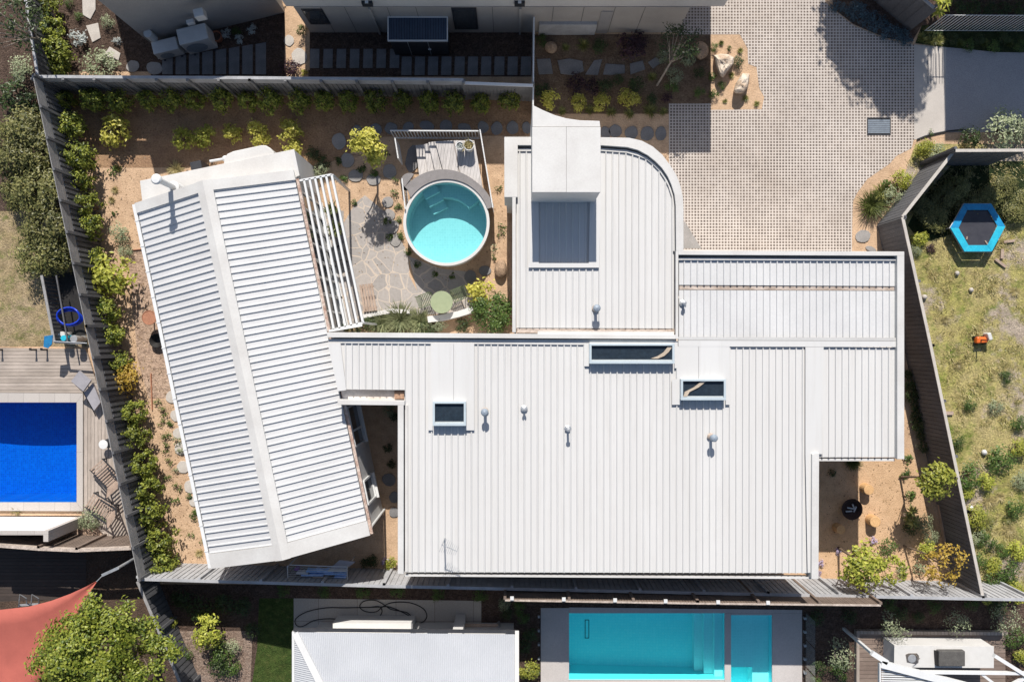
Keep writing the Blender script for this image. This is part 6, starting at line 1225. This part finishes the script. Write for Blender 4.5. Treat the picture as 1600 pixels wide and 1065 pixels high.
b = MB(); b.prism(PL([(1415, 1022), (1420, 1020), (1433, 1020), (1436, 1024), (1435, 1035), (1431, 1037), (1417, 1034)], kh + .01), kh, kh + .008); sk = b.build('sink', M['steel'], kt); b = MB(); q = P(1425, 1028, kh); b.lathe((q.x, q.y, kh + .009), [(.16, 0), (.13, .004), (.02, .002), (0, .002)], 18); b.build('sink_bowl', M['galv'], sk); b = MB(); b.tube([(q.x + .15, q.y + .12, kh), (q.x + .15, q.y + .12, kh + .3), (q.x + .02, q.y + .05, kh + .32)], .014, 7); b.build('tap', M['steel'], sk)
b = MB(); b.prism(PL([(1468, 1017), (1509, 1017), (1509, 1041), (1468, 1041)], kh + .25), kh, kh + .22); bq = b.build('barbecue', M['bbq'], kt, bevel=.03); b = MB(); b.prism(PL([(1461.5, 1016.5), (1467.8, 1017.5), (1467.8, 1040.5), (1463, 1039.5)], kh + .12), kh, kh + .12); b.build('barbecue_side', M['black'], bq)
pg2 = root('patio_pergola', 'white pergola with louvre roof at the lower right edge', 'pergola', P(1470, 1060)); ph_ = 2.6; b = MB(); b.bar(P(1362, 1019, ph_), P(1386, 1034, ph_), .18, .14); b.bar(P(1376, 1036, ph_), P(1590, 1092, ph_), .26, .14); b.build('edge_beam', M['frame'], pg2)
b = MB(); b.bar(P(1440, 1049, ph_ - .02), P(1620, 1051, ph_ - .02), .10, .14); b.build('cross_beam', M['frame'], pg2); b = MB(); b.bar(P(1553, 1023, ph_ + .03), P(1612, 1060, ph_ + .03), .13, .14); b.build('corner_beam', M['frame'], pg2); b = MB(); b.bar(P(1532, 1051, ph_ - .05), P(1570, 1080, ph_ - .05), .09, .12); b.bar(P(1570, 1075, ph_ - .04), P(1612, 1052, ph_ - .04), .11, .12); b.build('brace', M['frame'], pg2)
b = MB()
for i in range(10): b.bar(P(1377, 1041 + i * 3.6, ph_ - .1 + .01 * i), P(1385 + i * 16, 1042 + i * 3.7, ph_ - .1 + .01 * i), .045, .02)
b.build('louvre', M['frame'], pg2); b = MB(); b.bar(P(1374, 1035, ph_ - .02), P(1374, 1090, ph_ - .02), .05, .14); b.build('side_beam', M['frame'], pg2)
q = P(1364, 1021, ph_); b = MB(); b.bar((q.x, q.y, 0), (q.x, q.y, ph_ - .07), .1, .1); b.build('post', M['frame'], pg2)
for i, (x, y, r) in enumerate(((1394, 977, 24), (1491, 970, 19), (1572, 969, 23), (1312, 1018, 24))): plant('olivetree', x, y, r, 'young pale olive tree around the outdoor kitchen, %s' % ('left of the deck corner' if i == 3 else ORD[i] + ' along its upper side'), 'young olive trees', 1.2)
low = [(325, 985, 28, 'limegreen', 1.1), (348, 1025, 22, 'green', 1.0), (362, 1010, 14, 'olive', 1.0), (286, 1022, 14, 'green', 1.0), (340, 1045, 18, 'dark', 1.0), (268, 972, 9, 'limegreen', 1.4), (310, 950, 20, 'dark', .8), (350, 945, 18, 'dark', .8), (285, 935, 18, 'dark', .7), (380, 950, 16, 'dark', .8), (358, 1045, 16, 'green', .9), (395, 985, 14, 'dark', 1.0)]
plants(low, 'shrub in the lower left mulch bed by the green lawn, {1}', 'shrubs in the lower left bed')
for i, (x, y) in enumerate(((440, 921), (505, 922), (568, 924), (620, 925), (682, 927), (750, 928))): plant('green', x, y, 13, 'green clump in the shaded strip under the pale fence, %s from the left' % ORD[i], 'clumps under the pale fence', .7)
plants([(826, 1048, 17, 'limegreen'), (812, 950, 12, 'green'), (788, 945, 11, 'olive'), (815, 965, 12, 'green'), (830, 990, 13, 'dark'), (820, 1010, 12, 'dark'), (793, 960, 11, 'dark')], 'shrub in the mulch left of the aqua pool, {1}', 'shrubs left of the aqua pool')
plants([(1316, 1050, 17, 'green'), (1280, 1045, 14, 'dark'), (1275, 1062, 9, 'green'), (1328, 962, 13, 'dark'), (1410, 958, 13, 'dark'), (1390, 942, 14, 'green'), (1460, 945, 14, 'green'), (1518, 945, 14, 'green'), (1590, 1000, 20, 'green'), (1598, 1025, 13, 'limegreen'), (1560, 950, 15, 'dark'), (1435, 965, 10, 'dark'), (1278, 965, 14, 'dark')], 'dim shrub in the mulch around the outdoor kitchen, {1}', 'shrubs around the kitchen deck', 'x', .8)
b = MB()
for i in range(3600):
    zone = R.random()
    if zone < .35: x, y = R.uniform(85, 830), R.uniform(165, 215)
    elif zone < .65: y = R.uniform(220, 880); x = 130 + (y - 220) * .175 + R.gauss(45, 26)
    elif zone < .85: x, y = R.uniform(1290, 1490), R.uniform(722, 900)
    else: x, y = R.uniform(500, 790), R.uniform(215, 440)
    q = P(x, y, .014); l = R.uniform(.03, .075)
    b.leaf(Vector((q.x, q.y, .016)), Vector((R.gauss(0, .3), R.gauss(0, .3), 1)), l, l * .5, R)
tag(b.build('fallen_leaves', mat_leaf('leaf_litter', (.10, .06, .03), (.42, .28, .13), .1)), 'fallen leaves scattered over the sandy garden ground', 'leaves', kind='stuff')
h4 = root('neighbour_house', 'tall pale neighbour house beyond the upper right corner shading the road', 'house', (18, 18, 0))
a = P(1470, -45); MB().prism([(a.x, a.y), (a.x + 14, a.y), (a.x + 14, a.y + 9), (a.x, a.y + 9)], 0, 5.85).build('wall', M['wall'], h4)
MB().prism([(a.x - .02, a.y - .05), (a.x + 14.1, a.y - .05), (a.x + 14.1, a.y + 9.1), (a.x - .02, a.y + 9.1)], 5.85, 6.0).build('roof', M['roofgrey'], h4)
for i in range(4): b = MB(); b.box((a.x + 2 + i * 3, a.y - .02, 4.0), (1.4, .08, 1.3)); b.build('window', M['windowpane'], h4)
